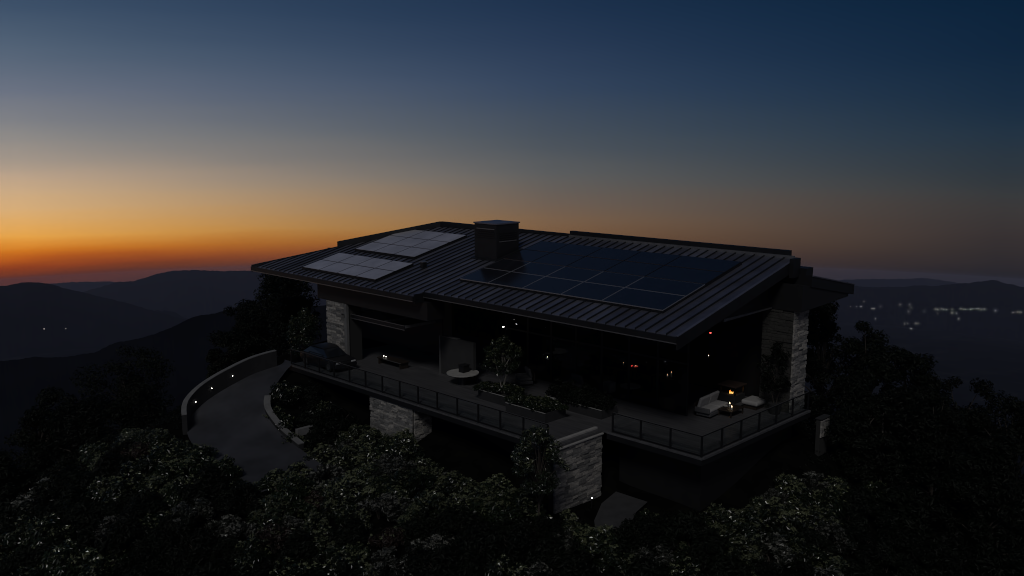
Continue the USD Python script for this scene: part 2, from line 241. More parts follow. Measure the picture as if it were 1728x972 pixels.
# hills beyond the valley; each is a ridge at its own distance with a crest that varies along it: (degrees from the view axis, degrees below eye level)
def hill(name, dist, crest, width, seed, rough, label):
    a = np.concatenate([np.arange(-75, -36, .5), np.arange(-36, 36, .055), np.arange(36, 75.01, .5)]); drop = PchipInterpolator([c[0] for c in crest], [c[1] for c in crest])(a)
    w1 = lambda f, k: meshkit.fbm(np.stack([a * f, 0 * a, 0 * a + seed * 3.7], -1), 4, seed + k) - .5
    drop = drop + w1(.28, 1) * .30 + w1(1.3, 2) * .10 + (meshkit.noise(np.stack([a * 9, 0 * a, 0 * a + seed], -1), seed) - .5) * .035
    u = np.concatenate([np.linspace(-1, 0, 22), np.linspace(0.06, 1, 10)]); A, U = np.meshgrid(a, u)
    ang = YAW + np.radians(A); wob = meshkit.fbm(np.stack([A / 6, 0 * A, 0 * A + seed], -1), 3, seed) - .5
    R = dist * (1 + .10 * wob) + U * width; x, y = CAM[0] + R * np.sin(ang), CAM[1] + R * np.cos(ang)
    crest_z = CAM[2] - dist * np.tan(np.radians(drop))[None, :] / np.cos(0)
    fall = np.where(U < 0, -U, U) ** 1.15 * width * .30
    nz = (meshkit.fbm(np.stack([x / (width * .25), y / (width * .25), 0 * x], -1), 5, seed + 9) - .5) * width * .16 * np.clip(np.abs(U) * 3, 0, 1) + (meshkit.fbm(np.stack([x / rough, y / rough, 0 * x], -1), 3, seed + 5) - .5) * rough * .16
    z = crest_z - fall + nz; k = len(a); i = np.arange(len(u) - 1)[:, None] * k + np.arange(k - 1)
    f = np.concatenate([np.stack([i, i + 1, i + k + 1], -1).reshape(-1, 3), np.stack([i, i + k + 1, i + k], -1).reshape(-1, 3)])
    obj(name, (np.stack([x, y, z], -1).reshape(-1, 3), f), 'forest', smooth=True, kind='structure', label=label)
hill('far_ridge', 8300, [(-75, 8.2), (-33, 8.15), (-28.2, 8.05), (-26.5, 7.98), (-25, 8.02), (-23, 8.25), (-20, 8.6), (0, 8.4), (14, 8.3), (19.5, 8.15), (22, 8.03), (24.5, 7.95), (27, 8.1), (30, 8.3), (75, 8.2)], 1500, 4, 300, 'faint farthest ridge under the afterglow')
hill('mountain_ridge', 5600, [(-75, 8.0), (-40, 8.6), (-30, 9.2), (-26.5, 8.75), (-24.2, 8.3), (-22.0, 7.98), (-20.6, 7.78), (-19.2, 7.80), (-17.8, 7.92), (-15, 8.06), (-8, 8.2), (5, 8.5), (15, 9.0), (25, 9.6), (75, 9)], 1500, 11, 190, 'purple-grey mountain ridge left of the house')
hill('valley_hill', 3600, [(-75, 8.0), (-40, 7.9), (-31, 7.85), (-29, 7.82), (-27.8, 7.95), (-26.2, 8.5), (-24.5, 9.05), (-22, 9.9), (-18, 11.2), (-10, 13), (75, 14)], 1100, 21, 110, 'dark hill shoulder sloping down at the far left')
hill('town_ridge', 4700, [(-75, 14), (0, 12), (12, 9.6), (18, 8.85), (20.5, 8.75), (22.4, 8.62), (24.0, 8.5), (26, 8.25), (27.3, 8.05), (28.6, 7.98), (31, 8.1), (40, 7.8), (75, 8)], 900, 31, 130, 'dark ridge behind the town lights at the right')
hill('near_hill', 900, [(-75, 13.5), (-40, 12.6), (-30, 12.15), (-25.8, 11.85), (-24.2, 11.35), (-22, 10.95), (-20, 10.55), (-17, 10.2), (-14, 10.0), (-9, 10.1), (0, 11.2), (8, 12.8), (14, 15.5), (75, 20)], 380, 41, 36, 'nearer black-green hill left of the house')

# ------------------------------------------------------------------ driveway, curved wall, kerb, path
DL = dense([(.4, 25.6, .0), (-.8, 24.6, -.06), (-2.41, 24.75, -.3), (-4.5, 24.55, -.8), (-6.4, 24.1, -1.35), (-7.9, 23.2, -1.95), (-9.0, 20.9, -2.4), (-9.5, 17.5, -2.95), (-9.3, 15.5, -3.2), (-8.9, 12.9, -3.45)])
DR = dense([(.4, 24.35, .0), (-.6, 23.5, -.06), (-1.7, 22.6, -.3), (-3.0, 21.6, -.75), (-3.9, 20.8, -1.15), (-4.5, 19.7, -1.65), (-4.65, 18.0, -2.3), (-4.7, 15.5, -2.85), (-4.7, 14.2, -3.1), (-4.6, 12.7, -3.3)])
obj('driveway', strip(DL, DR, .03), 'asphalt', smooth=True, kind='structure', label='dark asphalt driveway curving up to the house')
tl = thing('driveway_wall', 'curved pale-capped retaining wall along the outer edge of the driveway', 'wall')
WP = DL[6:35] + (DL[6:35] - DR[6:35]) / np.linalg.norm(DL[6:35] - DR[6:35], axis=1)[:, None] * .1
hgt = np.interp(np.arange(len(WP)), [0, 10, 24, 28], [1.12, 1.2, 1.28, 1.15])
def wall_run(P, o0, o1, z0, z1):
    nrm = np.stack([np.gradient(P[:, 1]), -np.gradient(P[:, 0]), 0 * P[:, 0]], 1); nrm /= np.linalg.norm(nrm, axis=1)[:, None]
    return cat_([hexa([a + m * o0 + [0, 0, p0], b + k * o0 + [0, 0, q0], b + k * o1 + [0, 0, q0], a + m * o1 + [0, 0, p0]][::-1], [a + m * o0 + [0, 0, p1], b + k * o0 + [0, 0, q1], b + k * o1 + [0, 0, q1], a + m * o1 + [0, 0, p1]][::-1])
                 for a, b, m, k, p0, q0, p1, q1 in zip(P[:-1], P[1:], nrm[:-1], nrm[1:], z0[:-1], z0[1:], z1[:-1], z1[1:])])
z_ = 0 * hgt
obj('wall_body', wall_run(WP, -.14, .14, z_ - 1.2, hgt - .05), 'dark_concrete', tl, smooth=35)
obj('coping', wall_run(WP, -.15, .15, hgt - .045, hgt), 'concrete', tl, smooth=35)
for k, ll in ((11, 'first small white light on the curved driveway wall, nearest the house'), (16, 'middle small white light on the curved driveway wall'), (21, 'lowest small white light on the curved driveway wall')):
    c = (WP[k] + DR[k] * 0); dirn = DR[k] - DL[k]; dirn[2] = 0; dirn /= np.linalg.norm(dirn); q = c + dirn * .15 + [0, 0, .62]
    t = thing('wall_light', ll, 'wall light', 'small lights on the driveway wall'); obj('housing', ball(*(q - dirn * .03), .055), 'dark_metal', t); obj('lens', ball(*(q + dirn * .03), .034), 'lamp_white', t)
KP = DR[24:42] + np.array([.12, 0, 0]); hk = np.interp(np.arange(len(KP)), [0, 4, 17], [.42, .38, .3])
kb = thing('driveway_kerb', 'low pale concrete kerb on the inner edge of the driveway', 'kerb'); obj('kerb_body', wall_run(KP, -.16, .16, hk * 0 - .6, hk - .05), 'dark_concrete', kb, smooth=35); obj('kerb_cap', wall_run(KP, -.2, .2, hk - .05, hk), 'concrete', kb, smooth=35)
bk = thing('garden_edging', 'short pale edging stone in the shrubs inside the driveway bend', 'edging'); obj('edging_stone', chbox(-3.9, -2.7, 17.3, 17.55, -2.6, -2.15), 'concrete', bk)
obj('garden_path', strip([(4.3, -.6, -3.42), (2.6, -1.0, -3.46), (.9, -1.9, -3.6), (-.6, -3.4, -3.9)], [(4.4, -2.6, -3.45), (3.0, -2.9, -3.5), (1.9, -3.4, -3.65), (.7, -4.6, -4.0)], .05), 'path_stone', smooth=True, kind='structure', label='pale garden path below the stone wall')

# ------------------------------------------------------------------ stone work
def stones(rng, parent, origin, u, w, h, nrm, row, lens, mats=('stone_0', 'stone_1', 'stone_2', 'stone_3')):
    """ledge stone laid on a face: origin = lower corner, u = unit vector along the face, nrm = outward normal"""
    origin, u, nrm = np.array(origin, float), np.array(u, float), np.array(nrm, float); z = 0
    while z < h - .02:
        hh = min(row * rng.uniform(.75, 1.3), h - z); s = -rng.uniform(0, lens[0])
        while s < w:
            ln = rng.uniform(*lens); a, b = max(s, 0), min(s + ln, w); s += ln
            if b - a < .05: continue
            dp = rng.uniform(.035, .10); j = lambda q: rng.uniform(-q, q)
            back, front = origin - nrm * .03, origin + nrm * dp; t0, t1 = z + .006, z + hh - .006
            P = lambda o, x, y, k: o + u * (x + k * j(.012)) + np.array([0, 0, y + k * j(.012)]) + nrm * k * j(.014)
            q = [P(back, a + .006, t0, 0), P(back, b - .006, t0, 0), P(front, b - .006, t0, 1), P(front, a + .006, t0, 1), P(back, a + .006, t1, 0), P(back, b - .006, t1, 0), P(front, b - .006, t1, 1), P(front, a + .006, t1, 1)]
            obj('stone', hull(q), mats[int(rng.integers(0, 4)) % len(mats)], parent)
        z += hh
rng = np.random.default_rng(5)
sw = thing('stone_retaining_wall', 'grey ledgestone retaining wall below the gap between deck and terrace', 'stone wall')
obj('core', box(.12, 3.80, .05, .46, -4.4, -.20), 'mortar', sw); stones(rng, sw, (.05, .05, -3.9), (1, 0, 0), 3.74, 3.70, (0, -1, 0), .135, (.35, .75))
obj('coping', chbox(-.02, 3.84, -.10, .24, -.2, -.12), 'concrete_pale', sw); obj('planter_curb', chbox(-.02, 3.84, .34, .52, -.12, .10), 'concrete_pale', sw)
sp = thing('stone_pier', 'warm grey ledgestone pier under the left half of the upper deck', 'stone pier')
obj('core', box(.16, 1.6, 11.25, 15.35, -3.4, -.42), 'mortar', sp); stones(rng, sp, (.15, 15.35, -3.0), (0, -1, 0), 4.1, 2.58, (-1, 0, 0), .13, (.3, .65)); stones(rng, sp, (.2, 11.22, -3.0), (1, 0, 0), 1.3, 2.58, (0, -1, 0), .13, (.3, .6))
pr = thing('stone_pillar', 'tall ledgestone pillar at the right end of the covered terrace', 'pillar')
obj('core', box(13.64, 15.2, -5.5, -3.65, -.6, 5.78), 'mortar', pr); stones(rng, pr, (13.6, -5.52, 0), (1, 0, 0), 1.6, 5.78, (0, -1, 0), .15, (.35, .8)); stones(rng, pr, (13.62, -3.65, 0), (0, -1, 0), 1.85, 5.78, (-1, 0, 0), .17, (.5, 1.0), ('stone_shaded',))
pl = thing('stone_pillar', 'broad ledgestone pillar at the left end of the house by the carport', 'pillar')
obj('core', box(3.06, 4.3, 21.85, 24.15, -.5, 4.1), 'mortar', pl); stones(rng, pl, (3.05, 24.15, 0), (0, -1, 0), 2.05, 4.1, (-1, 0, 0), .145, (.4, .9)); obj('corner_post', box(3.0, 3.2, 21.78, 22.08, 0, 4.1), 'concrete', pl)
lw = thing('boundary_stone_wall', 'low ledgestone wall stub at the outer end of the terrace', 'stone wall'); obj('core', box(14.95, 15.9, -6.75, -6.5, -2.6, -.45), 'mortar', lw); stones(rng, lw, (14.95, -6.77, -1.5), (1, 0, 0), .95, 1.0, (0, -1, 0), .14, (.3, .6)); obj('coping', chbox(14.9, 16.0, -6.86, -6.44, -.46, -.38), 'dark_concrete', lw)

# ------------------------------------------------------------------ deck and terrace
dk = thing('deck', 'dark timber deck and terrace that carries the house', 'deck')
obj('deck_floor', cat_([box(0, 9, 0, 24.3, -.10, 0), box(3.84, 9, -6.1, -.002, -.10, 0), box(9.002, 14.9, -6.1, 13, -.10, 0), box(9.002, 14.9, 13.002, 33, -.10, 0)]), 'decking', dk)
obj('edge_beam', box(-.03, .12, .0, 24.3, -.40, -.104), 'fascia_metal', dk); obj('edge_beam', box(3.81, 3.96, -6.1, -.3, -.40, -.104), 'fascia_metal', dk); obj('edge_beam', box(3.96, 14.9, -6.13, -5.98, -.40, -.104), 'fascia_metal', dk)
obj('edge_trim', box(-.05, .10, 0, 24.3, -.104, -.02), 'trim_metal', dk); obj('edge_trim', box(3.79, 3.94, -6.15, -.3, -.104, -.02), 'trim_metal', dk); obj('edge_trim', box(3.94, 14.9, -6.17, -6.0, -.104, .004), 'trim_metal', dk)
obj('under_wall', cat_([box(2.6, 2.9, .5, 24.2, -4.5, -.10), box(5.4, 5.7, -5.1, .04, -4.8, -.10), box(5.7, 14.8, -5.1, -4.8, -4.8, -.10)]), 'cladding', dk)
def railing(pts, label, spans, end=True):
    t = thing('glass_railing', label, 'railing'); pts = [np.array(p, float) for p in pts]
    for (a, b), ns in zip(zip(pts[:-1], pts[1:]), spans):
        L = np.linalg.norm(b - a); d = (b - a) / L
        obj('handrail', bar(a + [0, 0, 1.05], b + [0, 0, 1.05], .07, .05), 'rail_dark', t); obj('rail_cap', bar(a + [0, 0, 1.082], b + [0, 0, 1.082], .03, .008), 'trim_metal', t); obj('bottom_rail', bar(a + [0, 0, .07], b + [0, 0, .07], .05, .06), 'rail_dark', t)
        for k in range(ns + 1):
            if k == 0 and a is not pts[0]: continue
            p = a + d * L * k / ns; obj('post', box(p[0] - .04, p[0] + .04, p[1] - .04, p[1] + .04, 0.0, 1.02), 'rail_dark', t)
        for k in range(ns):
            p, q = a + d * (L * k / ns + .07), a + d * (L * (k + 1) / ns - .07); obj('glass_pane', bar(p + [0, 0, .56], q + [0, 0, .56], .014, .86), 'rail_glass', t)
    return t
railing([(.08, 24.2, 0), (.08, .5, 0)], 'long glass railing with black posts along the front of the upper deck', [14])
railing([(3.92, -.6, 0), (3.92, -6.02, 0), (14.8, -6.02, 0)], 'glass railing turning the corner of the lower right terrace', [3, 6])

# ------------------------------------------------------------------ the house
S = math.tan(rad(13.28)); X0, EZ = 3.18, 5.9
rz = lambda x, off=0.0: EZ + S * (x - X0) + off
rake_x = lambda y: np.where(y < 29.45, 14.0 - (y - 24.6) * (14.0 - 7.85) / (29.45 - 24.6), 7.85 - (y - 29.45) * (7.85 - 2.6) / (33.05 - 29.45))   # roof depth where the left rake runs slantwise
vi = thing('villa', 'modern dark house with a low pitched metal roof on the hilltop', 'house')
def roof_slab(off0, off1, y0, y1, xa, xb0, xb1):
    q = [(xa, y0), (xb0, y0), (xb1, y1), (xa, y1)]
    return hexa([(x, y, rz(x, off0)) for x, y in q], [(x, y, rz(x, off1)) for x, y in q])
parts = [roof_slab(-.42, -.06, -4.9, 13.7, 3.25, 14.7, 14.7), roof_slab(-.42, -.06, 13.702, 24.0, 2.45, 14.7, 14.7)]
rf = obj('roof', cat_(parts + [roof_slab(-.42, -.06, 24.002, 29.4, 2.45, 14.6, float(rake_x(29.4))), roof_slab(-.42, -.06, 29.402, 33.0, 2.45, float(rake_x(29.402)), 2.75)]), 'soffit', vi)
ys = np.arange(-4.94, 33.0, .62); r2 = np.random.default_rng(3)
for a, b in zip(ys[:-1], ys[1:]):
    if b > 32.4: continue
    xa = 3.18 if b < 13.9 else 2.38; xe = [14.7 if y < 24.1 else float(rake_x(y)) for y in (a, b)]; w = r2.uniform(-.006, .006)
    q = [(xa, a + .02), (xe[0], a + .02), (xe[1], b - .02), (xa, b - .02)]
    pan = hexa([(x, y, rz(x, -.07)) for x, y in q], [(x, y, rz(x, w + (.010 if y < a + .1 else 0))) for x, y in q])
    rib = [(xa, b - .028), (xe[1], b - .028), (xe[1], b + .028), (xa, b + .028)]
    obj('roof_panel', pan, ('roof_metal', 'roof_metal_pale')[r2.integers(0, 2)], rf)
    obj('roof_seam', hexa([(x, y, rz(x, -.06)) for x, y in rib], [(x, y, rz(x, .075)) for x, y in rib]), 'fascia_metal', rf)  # dark colour paints the shaded sides of the ribs
def eave(x, y0, y1, nm='fascia'):
    z = rz(x); obj(nm, box(x - .08, x + .06, y0, y1, z - .34, z - .02), 'fascia_metal', vi); obj('gutter_trim', box(x - .105, x + .02, y0, y1, z - .345, z - .30), 'trim_metal', vi)
eave(3.14, -4.98, 13.66); eave(2.34, 13.70, 33.02)
obj('eave_return', box(2.34, 3.1, 13.61, 13.695, 5.22, 5.82), 'fascia_metal', vi)
def rake(a, b, o0, o1, w, nm, mt):   # a beam that follows the roof slope from plan point a to b
    a, b = np.array(a, float), np.array(b, float); d = (b - a) / np.linalg.norm(b - a); s = np.array([-d[1], d[0]]) * w / 2
    q = [a - s, b - s, b + s, a + s]; q = q if np.cross(q[1] - q[0], q[3] - q[0]) > 0 else q[::-1]
    obj(nm, hexa([(*p, rz(p[0], o0)) for p in q], [(*p, rz(p[0], o1)) for p in q]), mt, vi)
rake((3.1, -4.98), (14.6, -4.98), -.62, .03, .10, 'rake_board', 'fascia_metal'); rake((3.1, -4.97), (14.6, -4.97), .032, .06, .14, 'rake_trim', 'roof_metal_pale')
rake((2.4, 33.15), (7.8, 29.48), -.45, .06, .16, 'rake_board', 'fascia_metal'); rake((7.8, 29.6), (14.05, 24.65), -.45, .42, .16, 'rake_upstand', 'fascia_metal')
obj('ridge_cap', hexa([(14.0, 24.66, 8.0), (14.62, 11.72, 8.2), (14.86, 11.72, 8.2), (14.3, 24.70, 8.0)], [(14.0, 24.66, rz(14.05, .42)), (14.62, 11.72, rz(14.7, .16)), (14.86, 11.72, rz(14.7, .16)), (14.3, 24.70, rz(14.05, .42))]), 'fascia_metal', vi)
obj('ridge_parapet', box(14.55, 14.85, -4.55, 11.7, rz(14.7) - .5, rz(14.7) + .38), 'fascia_metal', vi); obj('ridge_flashing', box(14.44, 14.55, -4.9, 11.7, rz(14.5) - .02, rz(14.5) + .16), 'trim_metal', vi)
obj('ridge_end_box', box(14.6, 15.4, -5.6, -4.8, 7.45, 8.08), 'fascia_metal', vi); obj('ridge_end_box', box(13.7, 14.52, -5.28, -5.04, 7.6, 8.66), 'fascia_metal', vi)
bz = lambda x: 7.72 - (x - 14.5) * .195
q = [(14.4, -6.05), (19.9, -6.05), (19.9, 20), (14.4, 20)]; obj('back_roof', hexa([(x, y, bz(x) - .62) for x, y in q], [(x, y, bz(x)) for x, y in q]), 'fascia_metal', vi)
obj('back_roof_trim', hexa([(14.4, -6.09, bz(14.4) - .04), (19.9, -6.09, bz(19.9) - .04), (19.9, -6.052, bz(19.9) - .04), (14.4, -6.052, bz(14.4) - .04)], [(14.4, -6.09, bz(14.4) + .03), (19.9, -6.09, bz(19.9) + .03), (19.9, -6.052, bz(19.9) + .03), (14.4, -6.052, bz(14.4) + .03)]), 'roof_metal', vi)
# gable over the terrace, its header and what it rests on
obj('gable_wall', hexa([(4.2, -4.1, 5.6), (13.55, -4.1, 5.9), (13.55, -3.9, 5.9), (4.2, -3.9, 5.6)], [(4.2, -4.1, rz(4.2, -.43)), (13.55, -4.1, rz(13.55, -.43)), (13.55, -3.9, rz(13.55, -.43)), (4.2, -3.9, rz(4.2, -.43))]), 'cladding', vi)
obj('header_trim', hexa([(8.5, -4.22, 5.74), (13.5, -4.22, 5.80), (13.5, -4.1, 5.80), (8.5, -4.1, 5.74)], [(8.5, -4.22, 5.90), (13.5, -4.22, 5.86), (13.5, -4.1, 5.86), (8.5, -4.1, 5.90)]), 'trim_metal', vi)
obj('gable_soffit', hexa([(13.5, -5.98, 5.80), (19.3, -5.98, 6.0), (19.3, -3.4, 6.0), (13.5, -3.4, 5.80)], [(13.5, -5.98, 7.3), (19.3, -5.98, bz(19.3) - .3), (19.3, -3.4, bz(19.3) - .3), (13.5, -3.4, 7.3)]), 'cladding', vi)
obj('end_wall', box(15.4, 15.6, -4, 33, -.5, 7.3), 'cladding', vi); obj('end_wall', box(9.2, 15.39, 32.6, 32.8, -.5, 5.5), 'cladding', vi); obj('carport_wall', box(8.9, 9.1, 17.6, 32.59, -.2, 6.6), 'cladding', vi)
obj('left_header', box(3.0, 4.4, 13.2, 25.2, 4.12, 5.28), 'cladding', vi)
# glazing under the eave: each bay a frame and a pane
gy = np.linspace(-1.8, 12.4, 8)
for a, b in zip(gy[:-1], gy[1:]):
    w = obj('window', cat_([box(8.98, 9.06, a + .001, a + .07, .02, 6.2), box(8.98, 9.06, b - .07, b - .001, .02, 6.2), box(8.985, 9.055, a + .07, b - .07, .02, .10), box(8.985, 9.055, a + .07, b - .07, 2.9, 3.0)]), 'rail_dark', vi)
    obj('pane', box(9.012, 9.028, a + .07, b - .07, .10, 2.9), 'window_glass', w); obj('pane', box(9.012, 9.028, a + .07, b - .07, 3.0, 6.15), 'window_glass', w)
obj('garage_frame', cat_([box(6.0, 6.1, 15.3, 21.7, 3.02, 4.1), box(6.0, 6.1, 15.3, 15.5, 0, 3.02)]), 'cladding', vi)
gw = thing('garden_wall_panel', 'freestanding grey rendered wall with a pale left edge behind the round table', 'wall'); obj('panel', box(5.62, 5.86, 11.9, 15.0, 0, 2.52), 'grey_render', gw); obj('edge_jamb', box(5.56, 5.9, 15.0, 15.12, 0, 2.55), 'jamb', gw); obj('top_jamb', box(5.57, 5.89, 13.4, 14.998, 2.522, 2.56), 'jamb', gw)
cn = thing('entrance_canopy', 'flat glazed canopy with pale metal frame left of the entrance', 'canopy')
obj('frame_front', box(3.42, 3.56, 16, 22.3, 3.1, 3.34), 'fascia_metal', cn); obj('frame_trim', box(3.39, 3.46, 16, 22.3, 3.342, 3.37), 'trim_metal', cn); obj('frame_trim', box(3.40, 3.44, 16, 22.3, 3.06, 3.098), 'trim_metal', cn)
for y in (22.25, 18.2, 16.0): obj('cross_bar', box(3.47, 6.0, y - .05, y + .05, 3.2, 3.37), 'trim_metal', cn)
for a, b in ((18.25, 22.2), (16.05, 18.15)): obj('roof_pane', box(3.56, 6.0, a, b, 3.22, 3.27), 'solar_glass', cn)
obj('bracket', box(3.0, 3.418, 22.0, 22.5, 3.12, 3.36), 'fascia_metal', cn)
ch = thing('chimney', 'square dark metal chimney with a flat cap above the roof', 'chimney')
cz = rz(9.1); obj('shaft', box(9.09, 11.19, 13.32, 15.42, cz - .1, 9.66), 'fascia_metal', ch); obj('cap', box(9.03, 11.25, 13.26, 15.48, 9.66, 9.74), 'roof_metal', ch)
for k in range(5):
    z = 8.75 + k * .14; obj('louvre', box(9.05, 9.089, 13.55 if k % 2 else 13.5, 15.2, z, z + .05), 'trim_metal' if k == 4 else 'rail_dark', ch); obj('louvre', box(9.35, 10.95, 13.28, 13.319, z - .25, z - .20), 'dark_metal' if k else 'trim_metal', ch)
obj('flashing', hexa([(8.9, 13.1, rz(8.9, -.02)), (11.4, 13.1, rz(11.4, -.02)), (11.4, 15.6, rz(11.4, -.02)), (8.9, 15.6, rz(8.9, -.02))], [(8.9, 13.1, rz(8.9, .09)), (11.4, 13.1, rz(11.4, .09)), (11.4, 15.6, rz(11.4, .09)), (8.9, 15.6, rz(8.9, .09))]), 'fascia_metal', ch)
vp = thing('roof_vent', 'small dark vent stack on the roof beside the lower left panels', 'vent'); obj('vent_pipe', box(6.3, 6.62, 17.5, 17.8, rz(6.4) - .05, rz(6.4) + .40), 'fascia_metal', vp); obj('vent_hood', box(6.24, 6.68, 17.44, 17.86, rz(6.4) + .40, rz(6.4) + .45), 'trim_metal', vp)

# ------------------------------------------------------------------ solar arrays
def array(label, xs, ycols, bright, glass='solar_glass'):
    t = thing('solar_array', label, 'solar panels', 'solar arrays on the roof'); x0, x1, y0, y1 = xs[0], xs[-1], ycols[0], ycols[-1]
    q = [(x0, y0), (x1, y0), (x1, y1), (x0, y1)]; g = .05; obj('mount_frame', hexa([(x, y, rz(x, .02)) for x, y in q], [(x, y, rz(x, .135)) for x, y in q]), 'rail_dark', t)
    for i in range(len(xs) - 1):
        for j in range(len(ycols) - 1):
            fr, gl = [], [(xs[i] + g, ycols[j] + g), (xs[i + 1] - g, ycols[j] + g), (xs[i + 1] - g, ycols[j + 1] - g), (xs[i] + g, ycols[j + 1] - g)]
            fq = [(xs[i] + .012, ycols[j] + .012), (xs[i + 1] - .012, ycols[j] + .012), (xs[i + 1] - .012, ycols[j + 1] - .012), (xs[i] + .012, ycols[j + 1] - .012)]
            pn = obj('solar_panel', hexa([(x, y, rz(x, .14)) for x, y in fq], [(x, y, rz(x, .172)) for x, y in fq]), 'solar_frame' if bright(i, j) else 'rail_dark', t)
            obj('cell_glass', hexa([(x, y, rz(x, .165)) for x, y in gl], [(x, y, rz(x, .18)) for x, y in gl]), glass, pn)
array('large solar array of four long rows on the right half of the roof', [5.3, 7.35, 9.15, 11.05, 12.85], [-2.6, 1.4, 4.35, 7.35, 10.25, 12.75], lambda i, j: i < 2)
array('small two row solar array on the lower left roof', [3.24, 4.88, 6.5], [18.75, 20.95, 23.15, 25.35, 27.45], lambda i, j: False, 'solar_sheen')
array('three row solar array on the upper left roof', [7.5, 9.15, 10.8, 12.5], [19.9, 22.2, 24.6, 26.9], lambda i, j: False, 'solar_sheen')

# ------------------------------------------------------------------ car, furniture and lamps
def wheel(x, y, t):
    a = np.linspace(0, 2 * math.pi, 20, False); w = obj('wheel', hull([(x + dx, y + .33 * math.cos(k), .33 + .33 * math.sin(k)) for dx in (-.11, .11) for k in a]), 'tyre', t)
    obj('rim', hull([(x + dx, y + .2 * math.cos(k), .33 + .2 * math.sin(k)) for dx in (-.118, .118) for k in a]), 'trim_metal', w)
ca = thing('parked_car', 'dark car parked on the deck in front of the left stone pillar', 'car', loc=(1.55, 22.0, 0), rz=0)
prof = [(-2.15, .30, .55, .86), (-2.0, .24, .72, .90), (-1.1, .22, .84, .92), (.9, .22, .88, .92), (1.8, .24, .86, .9), (2.12, .34, .70, .84)]
secs = [hull([(sx_ * (w - (.06 if z in (a, b) else 0)), y, z) for sx_ in (-1, 1) for z in (a, (a + b) / 2, b)]) for y, a, b, w in prof]
obj('body', cat_([hull(np.vstack([p.vertices, q.vertices])) for p, q in zip(secs[:-1], secs[1:])]), 'car_paint', ca, smooth=30)
obj('roof', hull([(sx_ * w, y, z) for sx_ in (-1, 1) for y, w, z in ((-.45, .60, 1.34), (-.2, .64, 1.39), (.5, .66, 1.41), (1.1, .62, 1.36), (-.45, .60, 1.30), (1.1, .62, 1.32))]), 'car_paint', ca, smooth=40)
obj('greenhouse_glass', hull([(sx_ * w, y, z) for sx_ in (-1, 1) for y, w, z in ((-1.15, .78, .86), (1.85, .74, .88), (-.45, .61, 1.31), (1.1, .63, 1.31))]), 'car_glass', ca)
for x in (-.80, .80):
    for y in (-1.38, 1.35): wheel(x, y, ca)
for x in (-.6, .6): obj('headlight', rbox(x - .16, x + .16, -2.17, -2.05, .58, .68, .03), 'glassware', ca)

rt = thing('round_table', 'round pale table with a dark lantern on it under the eave', 'table', loc=(4.85, 12.05, 0))
obj('table_top', cyl(0, 0, .70, .75, 1.02, 40), 'concrete_pale', rt); obj('table_edge', cyl(0, 0, .66, .699, .98, 40), 'dark_wood', rt); obj('pedestal', cyl(0, 0, 0, .659, .30, 20, .2), 'dark_metal', rt)
ln = thing('table_lantern', 'black box lantern standing on the round table', 'lantern', loc=(5.0, 12.1, .75)); obj('lantern_body', chbox(-.26, .26, -.22, .22, .0, .42), 'dark_metal', ln); obj('lantern_lid', chbox(-.3, .3, -.26, .26, .421, .47), 'dark_metal', ln)

def sofa(name, label, loc, rz_, n=2, fab='cushion', w=.95, group=None, arm=True):
    t = thing(name, label, 'sofa' if n > 1 else 'armchair', group, loc, rz_)
    obj('base', rbox(-.02, n * w + .02, -.02, .86, .10, .30, .04), 'cushion_grey', t)
    for k in range(n): obj('seat_cushion', rbox(k * w + .015, (k + 1) * w - .015, 0, .84, .30, .50, .08), fab, t, smooth=40)
    for k in range(n):
        bc = rbox(k * w + .03, (k + 1) * w - .03, -.1, .1, 0, .62, .09); bc.apply_transform(trimesh.transformations.rotation_matrix(rad(17), (1, 0, 0))); bc.apply_translation([0, .80, .47]); obj('back_cushion', bc, fab, t, smooth=40)
    obj('back_frame', box(0, n * w, .93, .99, .3, .78), 'dark_wood', t)
    if arm: obj('armrest', rbox(-.16, -.021, -.02, .9, .3, .58, .05), 'cushion_grey', t, smooth=40)
    for x in (.06, n * w - .06):
        for y in (.06, .86): obj('leg', box(x - .03, x + .03, y - .03, y + .03, 0, .10), 'dark_wood', t)
    return t
sofa('outdoor_sofa', 'pale two seat sofa with loose back cushions by the terrace railing', (9.45, -3.0, 0), 4, 2, w=1.08)
sofa('lounge_sofa', 'dim grey sofa deep under the roof behind the fire table', (15.2, -2.9, 0), -96, 2, 'cushion_grey')
pf = thing('pouf', 'pale upholstered pouf right of the fire table', 'pouf', loc=(13.2, -3.55, 0)); obj('cushion', rbox(-.62, .62, -.52, .52, .22, .50, .11), 'cushion', pf, smooth=40); obj('base', box(-.5, .5, -.4, .4, 0, .219), 'dark_wood', pf)
ft = thing('fire_table', 'dark outdoor fireplace with a brownish slab and flames in its opening', 'fireplace', loc=(13.5, -1.9, 0))
obj('plinth', box(-.55, .55, -.55, .55, 0, .46), 'dark_concrete', ft); obj('slab', chbox(-.62, .62, -.62, .62, .95, 1.03), 'brown_slab', ft)
for x in (-.52, .44):
    for y in (-.52, .44): obj('corner_leg', box(x, x + .08, y, y + .08, .461, .949), 'dark_metal', ft)
def tongue(x, y, z, h, r, lean): return tube([(x, y, z), (x + lean * .2, y, z + h * .3), (x + lean * .5, y + .02, z + h * .65), (x + lean, y, z + h)], [r, r * 1.15, r * .6, .008], 7)
for k, (x, y, h, r, l) in enumerate(((-.10, .10, .20, .05, .03), (-.03, -.0, .11, .05, -.02), (.06, -.10, .21, .05, .05), (.0, .05, .10, .04, .02))): obj('flame', tongue(x - .1, y - .1, .47, h, r, l), 'flame', ft, smooth=True)
ct = thing('coffee_table', 'low dark coffee table with candles in front of the pale sofa', 'table', loc=(11.0, -3.35, 0))
obj('table_top', chbox(-.7, .7, -.45, .45, .34, .40), 'dark_wood', ct)
